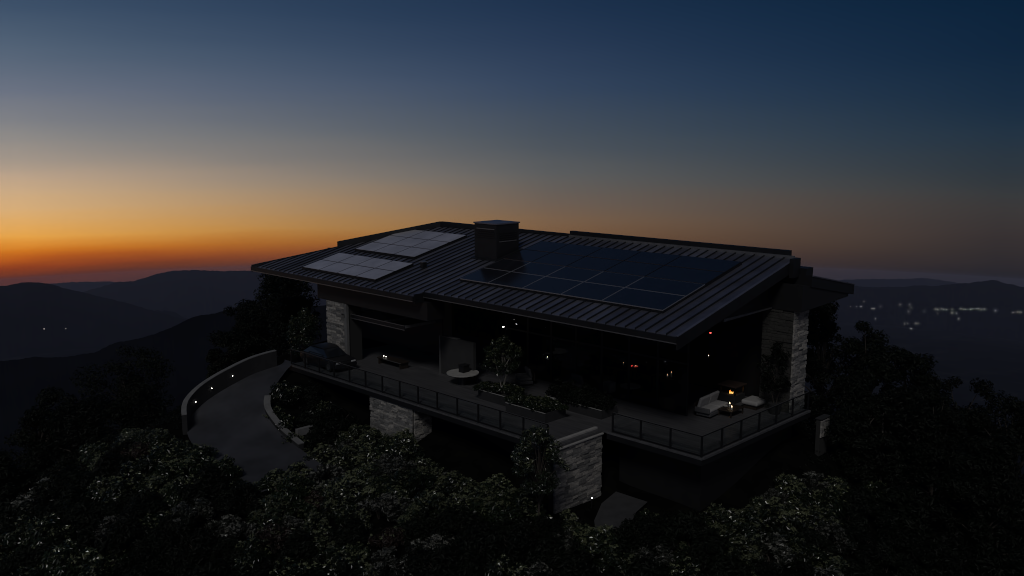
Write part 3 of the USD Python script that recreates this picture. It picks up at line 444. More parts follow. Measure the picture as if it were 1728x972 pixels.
for x in (-.62, .62):
    for y in (-.38, .38): obj('leg', box(x - .03, x + .03, y - .03, y + .03, 0, .34), 'dark_wood', ct)
def candle(x, y, z, r, h, label, group='candles', m='white_ceramic'):
    t = thing('candle', label, 'candle', group, (x, y, z)); obj('wax', cyl(0, 0, 0, h, r, 12), m, t); obj('flame', tube([(0, 0, h), (0, 0, h + r * .9), (0, 0, h + r * 2.2)], [r * .45, r * .6, .004], 6), 'candle', t, smooth=True); return t
candle(11.2, -3.15, .40, .05, .14, 'white candle at the back of the low coffee table'); candle(10.75, -3.55, .40, .05, .12, 'white candle at the front of the low coffee table')
ds = thing('serving_dish', 'small pale dish on the low coffee table', 'dish', loc=(10.95, -3.05, .40)); obj('bowl', cyl(0, 0, 0, .05, .07, 16, .14), 'white_ceramic', ds)
# two dining tables behind the glass and what stands on them
def table(label, x0, x1, y0, y1, h):
    t = thing('dining_table', label, 'table'); obj('table_top', chbox(x0, x1, y0, y1, h - .05, h), 'dark_wood', t)
    for x in (x0 + .1, x1 - .1):
        for y in (y0 + .1, y1 - .1): obj('leg', box(x - .04, x + .04, y - .04, y + .04, 0, h - .05), 'dark_wood', t)
table('long dark dining table with glassware behind the window', 11.0, 12.0, 5.2, 11.6, .78); table('dark table with two candles at the right end of the room', 12.4, 13.4, .6, 3.2, .78)
def glassw(x, y, z, label):
    t = thing('wine_glass', label, 'glass', 'glassware on the long table', (x, y, z)); obj('bowl', cyl(0, 0, .10, .20, .022, 10, .045), 'glassware', t); obj('stem', cyl(0, 0, .005, .10, .007, 8), 'glassware', t); obj('foot', cyl(0, 0, 0, .005, .04, 10), 'glassware', t)
r9 = np.random.default_rng(12)
for k in range(14): glassw(11.15 + .7 * r9.random(), 5.6 + k * .43, .78, f'wine glass on the long dark dining table behind the window')
for (x, y, l) in ((11.5, 11.0, 'bright white tea light at the left end of the long table'), (11.3, 10.75, 'second tea light at the left end of the long table')):
    t = thing('tea_light', l, 'candle', 'candles', (x, y, .78)); obj('cup', cyl(0, 0, 0, .05, .05, 12), 'white_ceramic', t); obj('flame', ball(0, 0, .08, .028), 'lamp_white', t)
for (y, rr_, l) in ((9.7, .20, 'wide shallow bowl left on the long table'), (7.4, .24, 'wide shallow bowl right on the long table')):
    t = thing('serving_bowl', l, 'bowl', None, (11.5, y, .78)); obj('bowl', cyl(0, 0, 0, .09, rr_ * .5, 20, rr_), 'white_ceramic', t)
candle(12.9, 1.95, .78, .045, .30, 'taller candle on the right hand table'); candle(12.7, 2.1, .78, .05, .14, 'shorter candle on the right hand table')
tr = thing('copper_tray', 'copper toned tray with a small dish under the candles', 'tray', loc=(12.75, 2.25, .78)); obj('tray', chbox(-.2, .2, -.45, .45, 0, .03), 'brown_slab', tr); obj('dish', cyl(0, .5, 0, .06, .06, 14, .12), 'white_ceramic', tr)
for (x, y, h, l) in ((13.2, 5.0, .95, 'copper bowl with an ember glow between the two tables'),):
    t = thing('ember_bowl', l, 'bowl', None, (x, y, 0)); obj('stand', cyl(0, 0, 0, h - .2, .25, 16, .14), 'dark_metal', t); obj('bowl', cyl(0, 0, h - .2, h - .06, .14, 20, .36), 'brown_slab', t)
    for k in range(5): obj('ember', ball(.16 * math.cos(k * 1.3), .2 * math.sin(k * 1.3), h - .04, .03), 'candle' if k == 0 else 'ember_red', t)
for (x, y, l, h) in ((12.2, 5.1, 'tall thin candle stand in the middle of the room', 1.25), (14.2, .2, 'small candle stand at the back wall by the stone pillar', 2.2)):
    t = thing('candle_stand', l, 'candle stand', None, (x, y, 0)); obj('foot', cyl(0, 0, 0, .03, .16, 16), 'dark_metal', t); obj('rod', cyl(0, 0, .03, h - .12, .015, 8), 'dark_metal', t); obj('candle', cyl(0, 0, h - .12, h, .035, 10), 'white_ceramic', t); obj('flame', ball(0, 0, h + .04, .03), 'candle', t)
def pendant(x, y, z, label, m, r=.055, top=None):
    t = thing('pendant_lamp', label, 'lamp', None, (x, y, z)); obj('bulb', ball(0, 0, 0, r), m, t); obj('cap', cyl(0, 0, r * .8, r * 2, r * .8, 12, r * .5), 'dark_metal', t); obj('cord', cyl(0, 0, r * 2, (top or rz(x, -.43)) - z, .012, 6), 'dark_metal', t)
pendant(8.4, 12.0, 3.16, 'small white pendant lamp above the potted tree', 'lamp_white'); pendant(8.7, -3.3, 5.0, 'tiny red signal lamp under the right end of the eave', 'ember_red', .05); pendant(8.75, -2.3, 4.72, 'tiny dim lamp left of the red signal lamp', 'candle', .028)
# low seats on the deck in front of the glass
wc = thing('white_cube_stool', 'white square stool on the deck beyond the hedge', 'stool', loc=(9.9, 4.4, 0)); obj('stool_body', rbox(-.3, .3, -.3, .3, .02, .62, .04), 'linen', wc)
st = thing('side_table', 'round pale side table beside the white square stool', 'table', loc=(10.3, 3.1, 0)); obj('table_top', cyl(0, 0, .5, .56, .62, 32), 'linen', st); obj('pedestal', cyl(0, 0, 0, .5, .16, 16), 'dark_metal', st)
sofa('lounge_chair', 'dark lounge chair on the deck left of the white stool', (8.0, 6.4, 0), -95, 1, 'cushion_grey'); sofa('lounge_chair', 'dark lounge chair nearer the round table', (7.4, 9.9, 0), -120, 1, 'cushion_grey')
lo = thing('entrance_bench', 'dark bench with glasses in the recess under the canopy', 'bench', loc=(4.7, 18.9, 0)); obj('bench_top', chbox(-.4, .4, -1.3, 1.3, .40, .46), 'dark_wood', lo); obj('bench_end', box(-.35, .35, -1.2, -1.1, 0, .399), 'dark_wood', lo); obj('bench_end', box(-.35, .35, 1.1, 1.2, 0, .399), 'dark_wood', lo); obj('edge_strip', box(-.42, -.401, -1.3, .6, .42, .45), 'trim_metal', lo)
for (y, l) in ((19.8, 'left tea light on the bench under the canopy'), (19.55, 'right tea light on the bench under the canopy')):
    t = thing('tea_light', l, 'candle', 'candles', (4.6, y, .46)); obj('cup', cyl(0, 0, 0, .05, .05, 12), 'white_ceramic', t); obj('flame', ball(0, 0, .09, .025), 'lamp_white', t)
pth = thing('path_light', 'small white path light at the foot of the stone wall', 'path light', loc=(2.1, -.75, -3.5)); obj('post', cyl(0, 0, -.1, .42, .03, 10), 'dark_metal', pth); obj('lens', ball(0, 0, .46, .04), 'lamp_white', pth)

# ------------------------------------------------------------------ vegetation
def leaves(rng, centres, radii, n, size, up=.5, flat=.75, core=.35):
    """n small folded leaves spread through the outer part of every clump"""
    k = rng.choice(len(centres), n, p=radii ** 2 / (radii ** 2).sum()); d = rng.normal(size=(n, 3)); d /= np.linalg.norm(d, axis=1)[:, None]
    p = centres[k] + d * (radii[k] * (core + (1 - core) * rng.random(n) ** .5))[:, None] * [1, 1, flat]
    nr = d * .6 + [0, 0, up] + rng.normal(size=(n, 3)) * .45; nr /= np.linalg.norm(nr, axis=1)[:, None]
    t = np.cross(nr, d + rng.normal(size=(n, 3)) * .7); t /= np.linalg.norm(t, axis=1)[:, None] + 1e-9; b = np.cross(nr, t); s = (size * rng.uniform(.6, 1.35, n))[:, None]
    v = np.stack([p - t * s, p + b * s * .42 + nr * s * .12, p + t * s, p - b * s * .42 + nr * s * .12], 1).reshape(-1, 3); i = np.arange(n)[:, None] * 4
    return v, np.concatenate([i + [0, 1, 2], i + [0, 2, 3]])
def dome_clumps(rng, n, rx, rz_, z0, rc):
    a, u = rng.uniform(0, 2 * math.pi, n), rng.random(n); p1, p2, p3 = rng.uniform(0, 6.28, 3); q = np.sqrt(1 - (u * .96) ** 2) * rng.uniform(.55, 1.05, n) * (1 + .30 * np.sin(2 * a + p1) + .18 * np.sin(3 * a + p2)); u = u * (.82 + .26 * np.sin(a + p3) + .12 * np.sin(4 * a + p2))
    return np.stack([rx * q * np.cos(a), rx * q * np.sin(a), z0 + rz_ * u * rng.uniform(.7, 1.05, n)], 1), rc * rng.uniform(.65, 1.25, n)
def sprays(rng, t, cs, rs, n, size, m):  # pale upturned leaves that paint light glints on the clump tops
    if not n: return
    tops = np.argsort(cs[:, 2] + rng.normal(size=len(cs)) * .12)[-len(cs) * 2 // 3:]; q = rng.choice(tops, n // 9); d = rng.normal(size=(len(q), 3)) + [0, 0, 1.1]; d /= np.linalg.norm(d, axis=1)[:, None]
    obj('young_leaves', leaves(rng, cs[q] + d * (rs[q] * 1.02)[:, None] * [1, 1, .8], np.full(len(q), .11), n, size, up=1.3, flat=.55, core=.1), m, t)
def stems(rng, n, h, spread, r):
    return cat_([tube([(0, 0, -.35), (spread * .3 * math.cos(a), spread * .3 * math.sin(a), h * .45), (spread * math.cos(a), spread * math.sin(a), h)], [r, r * .7, r * .3], 5) for a in rng.uniform(0, 6.28, n)])
GLINTS = dict(mid=(500, .06, 'leaf_glint'), light=(1100, .065, 'leaf_glint'), olive=(700, .06, 'leaf_glint_grey'), rust=(200, .06, 'leaf_glint'), dark=(0, 0, ''), tuft=(250, .05, 'leaf_glint'))
KINDS = dict(mid=('leaf_mid', 'bark_dark', 26, .85, .95, .36, 3000, .085), light=('leaf_light', 'bark_dark', 24, .9, 1.0, .34, 2600, .080), olive=('leaf_olive', 'bark_dark', 30, .95, .8, .30, 3000, .075), dark=('leaf_dark', 'bark_dark', 24, .95, 1.1, .42, 2600, .11), rust=('leaf_rust', 'bark_dark', 18, .7, .8, .32, 1800, .085), tuft=('leaf_mid', 'bark_dark', 40, .9, .35, .22, 2600, .07))
first = {}
def shrub(kind, var, label, group, x, y, sc, rot, z=None):
    z = float(ground_z(np.array([x]), np.array([y]))[0]) if z is None else z
    if (kind, var) in first: return copy(first[kind, var], 'shrub', label, 'shrub', group, (x, y, z), rot, sc)
    lm, bm, nc, rx, rzz, rc, nl, size = KINDS[kind]; rng = np.random.default_rng(sum(map(ord, kind)) * 7 + var)
    t = thing('shrub', label, 'shrub', group, (x, y, z), rot, sc); cs, rs = dome_clumps(rng, nc, rx, rzz, .25, rc)
    obj('foliage', leaves(rng, cs, rs, nl, size), lm, t); sprays(rng, t, cs, rs, *GLINTS[kind]); obj('stem', stems(rng, 6, rzz * .8, rx * .6, .035), bm, t); first[kind, var] = t
    return t
def tree(name, label, x, y, h, r, crown_lo, lm, nl, size, seed, trunk=.14, bark='bark_dark', z=None, ntr=1, rc=.45, clumps=46, group=None, cat='tree'):
    """tapered trunk(s) with limbs that end in the leaf clumps of an uneven crown"""
    rng = np.random.default_rng(seed); z = float(ground_z(np.array([x]), np.array([y]))[0]) if z is None else z
    t = thing(name, label, cat, group, (x, y, z)); a = rng.uniform(0, 6.28, clumps); u = rng.random(clumps); wid = np.sin(np.pi * np.clip(u * .8 + .18, 0, 1)) ** .7
    q = np.sqrt(rng.uniform(.15, 1, clumps)) * wid * r * rng.uniform(.8, 1.12, clumps); cs = np.stack([q * np.cos(a), q * np.sin(a), crown_lo + (h - crown_lo) * u], 1); rs = rc * rng.uniform(.6, 1.3, clumps)
    if ntr == 1 and r > 1.4:
        lob = np.stack([rng.uniform(-.55, .55, 6) * r, rng.uniform(-.55, .55, 6) * r, rng.uniform(-.18, .12, 6) * h], 1); li = rng.integers(0, 6, clumps); cs = cs * [.72, .72, 1] + lob[li]; cs[:, 2] = np.clip(cs[:, 2], .25 * crown_lo, h * 1.02); rs = rs * rng.uniform(.6, 1.1, clumps)
    tr_ = []
    for k in range(ntr):
        b = rng.uniform(0, 6.28); s_ = .0 if ntr == 1 else .22 * r + .1; top = np.array([s_ * math.cos(b) * 2, s_ * math.sin(b) * 2, crown_lo + (h - crown_lo) * .6])
        tr_.append(tube([(0, 0, -.5), (top[0] * .25, top[1] * .25, crown_lo * .5), (top[0] * .6 + .05, top[1] * .6, crown_lo), tuple(top)], [trunk, trunk * .8, trunk * .6, trunk * .2], 8))
    for c in cs[::2]: tr_.append(tube([(c[0] * .1, c[1] * .1, min(c[2] * .6, crown_lo + (h - crown_lo) * .4)), (c[0] * .5, c[1] * .5, c[2] * .82), tuple(c)], [trunk * .4, trunk * .25, trunk * .08], 5))
    obj('trunk', cat_(tr_), bark, t); obj('crown', leaves(rng, cs, rs, nl, size, core=.2), lm, t)
    if lm != 'leaf_dark': sprays(rng, t, cs, rs, 900, size * .85, 'leaf_glint')
    return t
#VEG_BEGIN
SHRUBS = [('dark',-9.98,0.73,0.8,328,1), ('light',2.57,-11.72,1.27,162,2), ('dark',7.12,-10.28,0.85,165,1), ('mid',-8.46,0.63,0.86,198,2), ('olive',11.73,-8.1,0.91,156,2), ('dark',9.73,-12.86,0.95,132,1), ('mid',-17.75,21.25,1.37,320,2), ('mid',-12.59,18.09,0.77,333,2), ('dark',12.76,-16.55,1.13,310,2), ('light',-1.71,4.41,0.76,84,2), ('dark',11.13,-15.6,1.12,289,0), ('rust',-7.21,4.03,1.01,94,0), ('dark',19.47,-14.27,1.29,154,2), ('mid',5.77,-10.58,0.98,47,0), ('dark',19.98,-11.91,1.5,243,1), ('mid',-11.84,19.79,1.34,296,0), ('dark',-14.5,24.09,1.47,58,0), ('dark',14.96,-11.52,1.61,213,1), ('dark',-13.64,10.3,1.0,146,2), ('mid',-10.64,25.66,0.69,210,1), ('mid',-11.61,15.9,0.88,83,1), ('dark',10.93,-10.5,0.92,200,2), ('light',-12.99,24.53,0.82,269,1), ('mid',-19.54,21.38,1.13,89,2), ('mid',-0.97,-2.21,0.64,89,1), ('mid',-5.69,-2.26,1.05,20,2), ('dark',11.82,-13.88,1.22,289,1), ('dark',-5.45,-0.18,1.2,43,1), ('dark',16.14,-17.46,1.12,251,0), ('olive',-4.35,-3.44,0.76,26,1), ('mid',-7.21,7.46,0.79,283,2), ('dark',-10.96,2.47,1.32,4,0), ('light',10.1,-7.61,0.93,68,2), ('mid',-20.29,14.83,0.91,203,1), ('dark',-12.11,23.07,0.89,320,2), ('light',6.46,-8.88,1.23,34,1), ('mid',-1.51,0.19,1.19,153,0), ('mid',-13.54,18.88,1.25,176,2), ('dark',16.37,-14.85,0.92,359,0), ('dark',-11.54,3.83,0.96,193,2), ('dark',7.24,-12.42,0.91,246,0), ('light',-1.35,13.71,0.88,319,0), ('olive',-0.17,-6.25,1.11,210,0), ('mid',9.24,-8.61,1.04,59,0), ('dark',-14.2,17.52,0.94,21,1), ('mid',0.54,-9.79,1.02,310,1), ('light',-10.09,22.76,0.56,289,0), ('mid',-17.97,12.39,1.12,41,2), ('dark',-15.79,21.71,1.18,124,2), ('light',-5.79,8.82,1.24,210,0), ('dark',-14.54,7.72,1.3,137,1), ('dark',17.81,-9.41,0.59,294,1), ('dark',-7.31,0.07,1.12,125,2), ('light',-4.17,4.12,1.17,225,0), ('olive',-9.72,8.54,0.83,329,1), ('olive',-8.25,2.6,1.04,215,2), ('dark',-15.71,19.98,1.13,74,0), ('mid',-4.57,8.25,0.96,350,2), ('mid',-10.32,19.54,0.94,295,2), ('dark',-12.57,6.91,0.84,64,2), ('light',-2.23,2.75,0.82,78,0), ('mid',-17.92,15.59,1.45,33,2), ('olive',-18.21,25.34,1.14,18,0), ('mid',-1.66,-5.35,0.89,34,2), ('dark',-21.17,17.85,1.23,164,0), ('light',-2.79,13.37,0.94,212,0), ('mid',-12.45,8.27,1.05,342,0), ('mid',-19.97,23.28,1.25,78,0), ('dark',14.94,-15.81,0.93,186,0), ('light',-9.65,2.58,0.84,254,2), ('mid',-17.42,19.47,1.42,27,2), ('dark',-17.98,29.61,1.03,329,1), ('dark',-2.05,-6.83,1.28,336,1), ('dark',2.49,-6.53,1.23,121,1), ('dark',-1.97,-1.25,0.8,331,2), ('dark',9.55,-15.8,1.07,296,0), ('light',-4.19,10.32,1.05,313,0), ('dark',12.37,-10.58,1.17,120,1), ('dark',-15.3,28.07,1.08,343,1), ('mid',-8.55,11.12,1.24,334,0), ('dark',-4.35,0.79,0.83,258,1), ('olive',-1.68,6.18,0.54,344,0), ('olive',8.61,-7.24,0.84,256,0), ('dark',-15.28,14.31,1.19,181,1), ('olive',-15.62,16.66,0.94,122,2), ('dark',-14.91,9.42,0.77,130,2), ('mid',19.37,-9.97,1.33,31,0), ('olive',-15.72,26.31,1.61,89,2), ('dark',-10.02,14.49,0.77,182,1), ('olive',-4.8,5.37,0.8,252,0), ('dark',-13.57,21.94,1.27,125,2), ('dark',-17.55,27.34,1.33,20,1), ('dark',15.06,-13.95,1.25,313,0), ('dark',-17.0,10.82,1.2,327,1), ('olive',4.53,-13.01,1.61,314,1), ('mid',-19.0,17.25,1.01,123,2), ('mid',-7.84,13.04,1.11,168,0), ('dark',-10.52,6.74,1.09,172,0), ('olive',-6.37,10.99,0.77,185,1), ('olive',8.41,-10.68,1.02,34,0), ('dark',-5.81,3.49,0.91,315,0), ('olive',-13.09,4.6,1.19,46,1), ('mid',0.01,-8.0,1.01,227,2), ('dark',-18.39,22.98,1.43,265,0), ('olive',19.29,-16.63,0.94,168,1), ('dark',-8.31,5.85,0.94,96,2), ('dark',-13.59,28.08,1.14,300,0), ('light',-4.24,14.66,0.9,176,2), ('mid',-11.77,28.33,1.14,10,2), ('mid',-10.37,16.97,1.13,44,0), ('dark',-15.9,18.1,1.2,101,1), ('dark',-4.49,2.05,1.03,75,0), ('dark',6.54,-14.48,1.39,123,1), ('dark',-8.48,-0.42,0.86,95,1), ('dark',13.5,-13.81,1.08,196,1), ('light',3.45,-8.81,1.02,140,0), ('dark',0.98,-5.32,1.04,315,2), ('olive',-6.36,2.04,1.0,17,2), ('mid',-9.68,3.87,1.04,62,2), ('dark',16.69,-11.39,1.14,21,1), ('dark',-13.93,12.42,1.03,47,1), ('olive',-11.52,9.77,0.93,174,0), ('olive',-6.03,6.35,1.17,20,2), ('dark',-10.7,29.55,1.11,80,0), ('olive',4.52,-9.62,1.2,252,1), ('light',-11.09,24.7,0.81,274,0), ('mid',-12.75,15.61,0.83,12,0), ('dark',17.39,-16.04,1.58,98,2), ('dark',-4.64,-4.61,0.82,22,0), ('light',12.49,-8.84,0.75,43,0), ('mid',-3.58,6.74,1.18,104,2), ('dark',-17.79,17.91,1.03,298,0), ('mid',-0.99,1.72,0.99,320,1), ('dark',4.93,-11.26,0.79,213,2), ('light',-0.15,-1.24,0.51,167,0), ('mid',-7.22,-3.7,1.25,24,2), ('dark',11.99,-12.49,0.9,48,0), ('mid',14.88,-9.98,0.93,304,2), ('dark',-19.78,19.57,0.95,105,2), ('rust',-11.55,21.94,1.0,96,0), ('dark',-16.33,22.92,0.95,88,0), ('light',-2.63,11.96,1.1,266,2), ('olive',-4.94,11.89,1.0,146,0), ('mid',-2.39,1.44,1.33,141,1), ('dark',-5.59,-4.01,0.98,320,1), ('rust',-7.8,9.66,0.86,152,2), ('mid',-3.34,-6.45,0.77,43,1), ('olive',-11.9,11.11,0.82,143,2), ('olive',-2.39,-2.61,0.85,359,0), ('light',4.05,-7.32,1.16,291,2), ('dark',-11.2,14.51,1.2,123,2), ('dark',10.46,-14.34,1.05,282,0), ('mid',-11.35,5.31,1.26,85,2), ('dark',3.26,-9.96,0.84,219,1), ('light',-10.3,10.01,1.07,255,2), ('dark',-10.83,27.41,0.8,303,2), ('dark',13.23,-9.62,0.74,275,1), ('light',-1.33,-4.13,1.16,155,1), ('dark',-4.12,-1.32,0.99,333,1), ('light',-8.75,7.96,0.77,53,2), ('light',-1.43,9.78,1.06,111,1), ('dark',-13.94,26.56,0.96,17,0), ('light',-6.23,13.39,0.81,136,0), ('dark',1.83,-4.37,0.72,244,1), ('dark',-10.27,12.03,1.0,251,2), ('dark',12.73,-15.03,0.92,309,0), ('dark',1.9,-8.93,0.9,248,0), ('olive',-3.07,8.9,1.15,275,0), ('dark',-16.69,9.12,1.17,211,1), ('light',-3.45,3.14,0.82,102,1), ('light',-2.39,-8.56,0.89,22,2), ('olive',-12.62,13.25,1.23,219,0), ('dark',-15.01,29.68,0.92,295,1), ('mid',-9.51,5.94,0.83,243,1), ('dark',-8.26,-2.37,1.0,33,1), ('dark',14.3,-17.23,1.39,34,0), ('dark',17.46,-14.23,1.11,350,2), ('dark',-14.04,15.64,1.29,196,0), ('dark',13.56,-12.42,1.16,295,0), ('mid',-10.3,21.66,0.65,166,2), ('light',-1.86,7.77,0.67,325,2), ('mid',-1.88,15.23,0.65,186,0), ('dark',18.06,-11.72,1.09,320,2), ('mid',-18.93,13.16,0.91,133,0), ('mid',-12.26,26.26,1.05,6,2), ('dark',-19.16,14.29,0.99,19,0), ('mid',-10.45,23.92,0.67,205,2), ('olive',-2.86,10.34,1.06,264,0), ('dark',18.13,-17.73,1.43,35,2), ('light',-4.32,13.17,0.79,177,2), ('dark',16.13,-10.06,0.92,245,1), ('dark',8.77,-14.41,1.12,84,0), ('mid',-16.97,13.72,1.18,357,1), ('mid',7.19,-7.72,0.91,75,0), ('light',-3.31,15.79,0.47,21,1), ('light',-1.15,15.57,0.66,227,1), ('mid',-9.93,26.51,0.46,54,0), ('rust',-11.02,8.19,1.21,319,0), ('dark',-20.3,16.45,1.51,297,2), ('mid',-13.98,14.1,0.92,130,2), ('dark',-15.08,12.8,0.91,231,0), ('dark',1.61,-7.83,1.0,326,2), ('light',-12.65,16.87,0.99,58,2), ('mid',-20.67,20.67,1.05,210,1), ('olive',3.9,-11.48,0.75,315,1), ('light',-9.34,29.54,0.62,297,1), ('dark',-14.77,11.18,0.85,14,1), ('mid',10.47,-9.31,1.12,317,0), ('light',-14.58,5.89,1.16,8,1), ('olive',-2.64,14.71,0.79,222,1), ('dark',9.23,-11.65,1.02,301,2), ('light',-2.23,5.5,0.87,322,0), ('dark',-12.67,9.4,0.84,332,2), ('light',-14.07,20.41,0.9,341,2), ('light',-9.39,28.05,0.5,87,2), ('dark',-4.8,-6.01,1.17,52,2), ('mid',-7.27,11.71,0.87,323,2), ('olive',-6.0,-5.2,0.93,49,2), ('dark',-18.76,18.72,1.06,143,1), ('light',5.6,-7.69,1.1,292,0), ('light',9.02,-9.79,0.77,347,1), ('dark',-7.41,1.43,0.89,8,0), ('mid',-9.0,28.94,0.47,58,0), ('mid',-9.79,18.32,0.99,136,2), ('mid',-9.92,13.36,0.89,330,2), ('dark',-12.36,29.9,0.99,204,0), ('light',-5.31,10.32,0.8,242,2), ('dark',-2.98,-0.89,0.83,158,1), ('dark',17.94,-12.98,0.93,9,1), ('light',-5.43,4.54,0.78,253,1), ('dark',-6.62,-1.05,0.87,198,2), ('light',-6.49,9.86,0.78,335,2), ('mid',1.27,-10.94,1.21,82,2), ('dark',-18.98,27.28,1.0,199,0), ('dark',-10.84,12.95,0.77,10,2), ('mid',-9.27,7.01,0.82,1,1), ('light',-7.36,6.43,0.75,225,2), ('dark',-0.88,-8.91,0.95,107,2), ('mid',1.14,-6.64,0.88,70,1), ('dark',-3.51,-2.81,0.98,88,2), ('mid',-1.01,11.29,1.14,296,0), ('light',-4.31,15.85,0.48,17,2), ('dark',16.05,-12.91,0.92,53,1), ('dark',-13.49,8.72,0.82,53,0), ('dark',-10.04,20.5,0.61,238,2), ('mid',-11.3,18.44,0.99,208,1), ('light',-1.14,3.35,0.93,176,2), ('mid',2.6,-3.92,0.59,20,2), ('olive',-3.32,-7.62,0.86,170,1), ('mid',-8.35,29.63,0.45,249,1), ('light',-7.09,8.54,0.96,305,2), ('dark',-9.81,28.79,0.57,76,0), ('dark',-3.3,-4.38,1.02,347,0), ('light',6.23,-11.62,0.86,297,0), ('mid',-9.86,27.51,0.6,75,0), ('dark',0.06,-4.41,0.89,321,1), ('mid',-9.76,15.7,1.05,340,0), ('dark',-3.26,0.24,0.77,175,0), ('mid',2.06,-9.96,0.78,344,0), ('dark',-12.53,3.26,0.93,226,2), ('dark',-10.63,26.57,0.6,121,1), ('light',8.16,-9.2,0.86,13,0), ('dark',-16.16,7.78,1.1,36,1), ('dark',-15.84,11.87,0.88,205,2), ('mid',-9.05,9.81,1.0,56,0), ('dark',-13.88,29.35,0.95,118,1), ('dark',-17.36,24.03,0.98,147,0), ('light',-4.84,6.51,0.79,280,2), ('dark',-9.29,-0.98,0.78,356,0), ('light',-2.32,6.65,0.66,218,2), ('dark',-16.32,29.83,1.0,339,2), ('dark',2.56,-5.19,0.9,42,2), ('mid',-8.86,4.62,0.78,353,2), ('dark',-0.53,20.74,0.71,141,0), ('dark',-1.02,17.16,1.17,299,2), ('dark',-1.29,19.9,0.78,104,1), ('mid',-2.74,20.53,1.13,24,2), ('dark',-2.33,18.1,0.91,96,1), ('dark',-3.06,16.84,0.73,205,0), ('dark',-1.3,12.51,0.52,308,1), ('mid',-4.38,17.17,0.89,207,0), ('mid',-4.23,19.11,1.1,13,0), ('mid',-0.51,14.65,0.74,237,1), ('dark',-3.83,11.43,0.51,162,1), ('mid',-0.52,12.93,0.55,298,2), ('mid',-0.94,18.71,0.86,153,0)]
LOOK = dict(mid='green leafy shrub', light='pale green glossy shrub with painted glint tips', olive='greyish olive small leaved shrub', dark='almost black dense shrub', rust='reddish brown leaved shrub')
def where(x, y):
    if y > 12.5 and x > -4.8: return 'inside the driveway bend below the deck', 'inside the driveway bend'
    if y > 15: return 'left of the driveway wall', 'left of the driveway'
    if x < -10: return 'on the lower left slope', 'on the lower left slope'
    if y > 4.5: return 'under the left half of the deck', 'under the left deck'
    if x > 9.5: return 'right of the terrace corner', 'right of the terrace'
    if y < -5: return 'in front of the terrace corner', 'in front of the terrace'
    return 'in front of the stone retaining wall', 'in front of the stone wall'
for k, x, y, sc, rot, var in SHRUBS:  # dark and light kinds paint in the bright spots and the fade to black
    w1, w2 = where(x, y); shrub(k, var, f'{LOOK[k]} {w1}', f'{LOOK[k]}s {w2}', x, y, (sc, sc, sc * (.92 + .16 * ((rot % 7) / 6))), rot)
tree('garden_tree', 'small light leaved tree at the left end of the stone retaining wall', -1.9, -.75, 5.2, 1.25, 2.3, 'leaf_light', 7500, .07, 101, .07, 'bark_dark', rc=.36, clumps=60)
tree('potted_tree', 'small tree with three pale stems in the deck planter', 4.1, 7.75, 3.1, 1.25, 1.25, 'leaf_mid', 5200, .07, 102, .045, 'bark_pale', z=.5, ntr=3, rc=.34, clumps=46)
tree('pillar_plant', 'dark bushy plant in a pot in front of the right stone pillar', 12.9, -5.0, 3.4, .85, .9, 'leaf_dark', 1500, .10, 103, .03, 'bark_dark', z=.5, ntr=3, rc=.30, clumps=40, cat='plant')
tree('carport_bush', 'tall olive green bush left of the broad left pillar', 2.4, 26.3, 3.5, 1.15, .5, 'leaf_mid', 5200, .075, 104, .06, rc=.40, clumps=46, cat='bush')
for i, (x, y, h, r, lo, lb) in enumerate(((8.1, 37.3, 6.9, 3.0, .6, 'large dark tree behind the left end of the roof'), (6.9, 41.6, 5.9, 2.2, .4, 'dark tree left of the large one, lower on the slope'), (6.2, 34.2, 5.0, 1.6, .4, 'dark tree closest to the left pillar under the eave'), (3.9, 38.2, 4.6, 1.7, .3, 'lower dark tree behind the upper end of the driveway wall'),
        (5.0, 44.8, 4.2, .95, .5, 'slim small tree standing alone left of the driveway wall top'), (-4.6, 40.5, 6.4, 3.4, .4, 'broad dark tree left of the driveway wall'), (-12.6, 36.9, 6.9, 2.6, .4, 'dark tree at the left edge of the view'), (-11.0, 32.6, 4.6, 1.9, .3, 'low dark tree between the left edge and the broad tree'), (-16.5, 30.5, 4.4, 2.2, .3, 'low scrubby tree at the far left, nearest the camera'),
        (22.5, -3.2, 8.3, 1.9, .6, 'tall dark tree just right of the house under the back roof'), (26.5, -4.4, 8.9, 2.1, .6, 'dark tree second right of the house'), (28.2, -6.6, 8.3, 2.1, .6, 'dark tree third right of the house'), (30.3, -9.2, 8.3, 2.5, .6, 'dark tree fourth right of the house, lower down'), (30.2, -12.6, 8.8, 2.6, .6, 'dark tree at the right edge below the town lights'),
        (19.0, -11.6, 6.9, 2.6, .6, 'large dark tree in the right foreground'), (16.0, -8.6, 4.0, 1.7, .4, 'dark low tree right of the terrace corner'), (16.6, -15.0, 7.0, 2.4, .6, 'dark tree at the right foreground edge'), (21.5, -7.4, 5.6, 2.2, .5, 'dark tree behind the boundary stone wall'), (24.5, -9.6, 6.8, 2.2, .5, 'dark tree in the middle of the right slope'))):
    tree('dark_tree', lb, x, y, h, r, lo, 'leaf_dark', 15000 if r > 2 else 9500, .135, 200 + i, .15, group='dark trees around the house', rc=.34 * r, clumps=90)
for i, (x, y, h, lb) in enumerate(((17.3, -9.4, 4.6, 'pale bare trunk right of the terrace, among dark shrubs'),)):
    rng = np.random.default_rng(300 + i); z = float(ground_z(np.array([x]), np.array([y]))[0]); t = thing('birch_trunk', lb, 'tree trunk', None, (x, y, z))
    obj('trunk', tube([(0, 0, -.4), (.05, .03, h * .4), (.02, .1, h * .75), (.12, .14, h)], [.08, .07, .055, .03], 8), 'bark_pale', t); obj('branch', tube([(.02, .08, h * .7), (.12, .2, h * .85), (.16, .3, h * .95)], [.03, .02, .01], 6), 'bark_pale', t)
rg = np.random.default_rng(9)
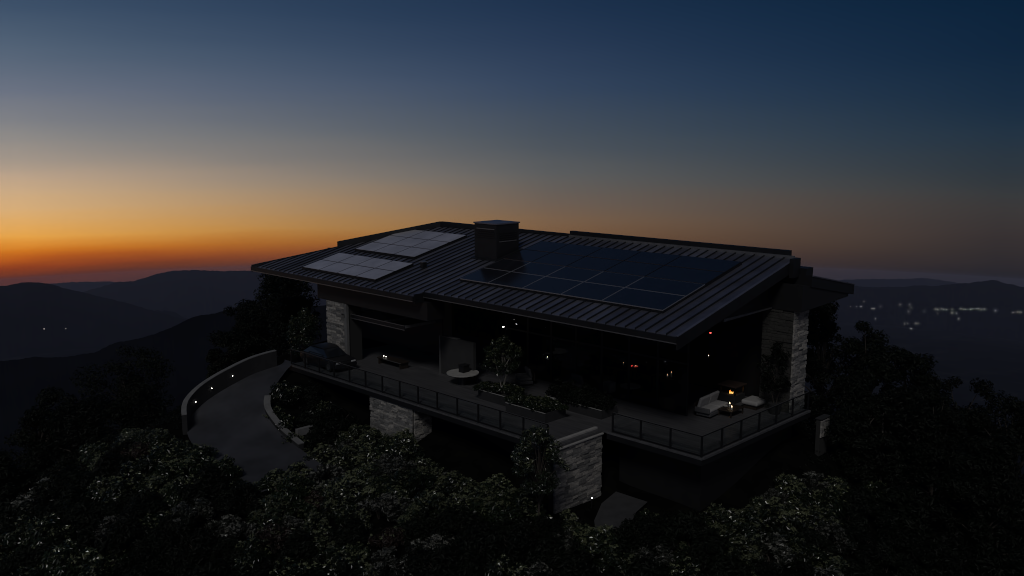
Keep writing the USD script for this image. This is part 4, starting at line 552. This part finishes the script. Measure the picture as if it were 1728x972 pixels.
for k, (x0, x1, y0, y1, z, n_, km, lb) in enumerate(((3.4, 4.8, 6.6, 8.9, .47, 5, 'tuft', 'low tuft of green planting around the small deck tree'), (2.6, 4.1, 3.0, 5.8, .47, 9, 'tuft', 'grassy tuft in the long deck planter'), (5.3, 6.5, 1.4, 5.0, .42, 8, 'dark', 'dark rounded bush in the planter in the middle of the deck'))):
    for i in range(n_):
        u = (i + .5) / n_; shrub(km, k % 2, lb, ('planting under the deck tree', 'grasses in the long planter', 'bushes in the middle planter')[k], x0 + (x1 - x0) * rg.uniform(.25, .75), y0 + (y1 - y0) * u, rg.uniform(.55, .8), float(rg.uniform(0, 360)), z)
# low ground cover between the shrubs: nobody could count it
gcn = 14000; gp = np.random.default_rng(44); qx, qy = gp.uniform(-24, 26, gcn), gp.uniform(-20, 42, gcn)
ok = ~((qx > -.6) & (qy > -.4) & (qy < 33)) & ~((qx > 3) & (qy > -6.4) & (qx < 16))
dr_ = np.concatenate([np.linspace(a, b, 6) for a, b in zip(np.array(_dr)[:-1], np.array(_dr)[1:])])[:, :2]; ok &= np.min(np.hypot(qx[:, None] - dr_[:, 0], qy[:, None] - dr_[:, 1]), 1) > 2.5
ok &= ~((np.abs(qy + 2.2 - (qx * .55 - 1)) < 1.3) & (qx > -1.5) & (qx < 5)); qx, qy = qx[ok], qy[ok]; qz = ground_z(qx, qy)
obj('ground_cover', leaves(gp, np.stack([qx, qy, qz + .12], 1), np.full(len(qx), .26), 90000, .085, flat=.8, core=.1), 'leaf_dark', kind='stuff', label='low leafy ground cover on the dark slope')
#VEG_END

# ------------------------------------------------------------------ planters on the deck
def planter(label, x0, x1, y0, y1, h):
    t = thing('planter_box', label, 'planter'); w = .06
    obj('wall', box(x0, x1, y0, y0 + w, 0, h), 'dark_concrete', t); obj('wall', box(x0, x1, y1 - w, y1, 0, h), 'dark_concrete', t); obj('wall', box(x0, x0 + w, y0 + w, y1 - w, 0, h), 'dark_concrete', t); obj('wall', box(x1 - w, x1, y0 + w, y1 - w, 0, h), 'dark_concrete', t)
    obj('rim', box(x0 - .015, x0 + .03, y0 - .01, y1 + .01, h + .001, h + .025), 'concrete_pale', t); obj('soil', box(x0 + w, x1 - w, y0 + w, y1 - w, .02, h - .08), 'soil', t); return t
planter('low planter with the small pale stemmed tree', 3.3, 4.9, 6.5, 9.0, .55); planter('long low planter with grasses right of the small tree', 2.5, 4.2, 2.9, 5.9, .55); planter('planter with dark bushes in the middle of the deck', 5.2, 6.6, 1.2, 5.2, .5)
pt = thing('plant_pot', 'dark pot at the foot of the right stone pillar', 'pot', loc=(12.9, -5.0, 0)); obj('pot', cyl(0, 0, 0, .6, .28, 20, .38), 'dark_concrete', pt)

# ------------------------------------------------------------------ town lights in the valley, then the haze
LIGHTS = [(4170.1, 1813.9, -770.2), (4183.1, 1789.1, -767.3), (4178.1, 1765.2, -765.0), (4223.7, 1771.7, -747.0), (4125.7, 1690.1, -758.4), (4117.3, 1676.8, -755.6), (4153.9, 1661.8, -748.5), (4226.5, 1600.1, -740.1), (4223.1, 1555.3, -734.0), (4199.6, 1536.1, -743.9), (4177.5, 1541.4, -759.9), (4202.1, 1480.1, -755.0), (4253.8, 1450.7, -745.3), (4256.7, 1439.6, -745.9), (4262.8, 1426.8, -742.3), (4260.7, 1416.6, -743.4), (4263.9, 1404.8, -742.3), (4271.0, 1382.8, -739.3), (4250.2, 1374.7, -753.0), (4243.9, 1353.4, -752.1), (4230.8, 1429.6, -760.5), (4277.5, 1346.9, -733.8), (4270.5, 1334.4, -734.0), (4268.5, 1324.9, -733.8), (4258.2, 1300.1, -727.8), (4264.1, 1293.9, -725.1), (4249.1, 1273.3, -720.5), (4247.4, 1263.2, -718.9), (4231.0, 1247.9, -720.1), (4235.3, 1236.2, -714.9), (4217.6, 1184.9, -713.8), (4250.8, 1124.3, -717.0), (4265.6, 1110.9, -715.9), (4273.7, 1106.1, -716.4), (4281.5, 1098.8, -717.0), (4193.3, 1325.3, -765.7), (4083.9, 1519.4, -800.8), (4090.0, 1508.4, -798.5), (4103.0, 1477.0, -795.1), (4104.2, 1467.2, -794.7), (4056.9, 1643.5, -790.6), (3970.1, 1447.3, -796.5), (926.0, 3011.0, -572.9), (997.0, 3028.3, -585.4)]
for i, (x, y, z) in enumerate(LIGHTS):
    far_left = i >= len(LIGHTS) - 2
    lb, gr = ('tiny lone light in the valley at the far left', 'lone valley lights') if far_left else ('tiny pale light of the distant town in the right valley', 'distant town lights')
    s_ = (.95 if far_left else 1.0) + (.2 if far_left else .7) * ((i * 37) % 11) / 10
    if i == 0: t0 = tag(obj('town_light', trimesh.Trimesh(_ico * 1.0, trimesh.creation.icosphere(1).faces), 'lamp_town'), lb, 'light', gr); UsdGeom.Xformable(stage.GetPrimAtPath(t0)).AddTranslateOp().Set(Gf.Vec3d(x, y, z)); UsdGeom.Xformable(stage.GetPrimAtPath(t0)).AddScaleOp().Set(Gf.Vec3f(s_, s_, s_))
    else:
        p = path_of('town_light'); m_ = UsdGeom.Mesh.Define(stage, p); m_.GetPrim().GetReferences().AddInternalReference(t0); m_.ClearXformOpOrder(); m_.AddTranslateOp().Set(Gf.Vec3d(x, y, z)); m_.AddScaleOp().Set(Gf.Vec3f(s_, s_, s_)); tag(p, lb, 'light', gr)
ring = lambda r, z, n=64: np.stack([5 + r * np.cos(np.linspace(0, 2 * math.pi, n, False)), 8 + r * np.sin(np.linspace(0, 2 * math.pi, n, False)), np.full(n, z)], 1)
LIDZ = lambda r: 19 - (r - 90) * math.tan(rad(7.62))
rings = [ring(90, 19.), ring(1200, LIDZ(1200)), ring(4500, LIDZ(4500)), ring(10200, LIDZ(10200)), ring(10200, -1750.)]; nn = 64
hv = np.vstack(rings + [[(5, 8, 19.), (5, 8, -1750.)]]); hf = []
for k in range(len(rings) - 1):
    for i in range(nn):
        j = (i + 1) % nn; a, b, c, d_ = k * nn + i, k * nn + j, (k + 1) * nn + j, (k + 1) * nn + i; hf += [[a, d_, c], [a, c, b]]
for i in range(nn):
    j = (i + 1) % nn; hf += [[len(hv) - 2, i, j], [len(hv) - 1, (len(rings) - 1) * nn + j, (len(rings) - 1) * nn + i]]
usdkit.material(stage, '/World/Looks/haze', {'v': ('principled_volume', {'color': (.60, .68, 1.0), 'density': HAZE_D, 'anisotropy': 0.15})}, [], volume='v.volume')
obj('haze', (hv, hf), 'haze', kind='stuff', label='thin blue evening haze filling the valley')
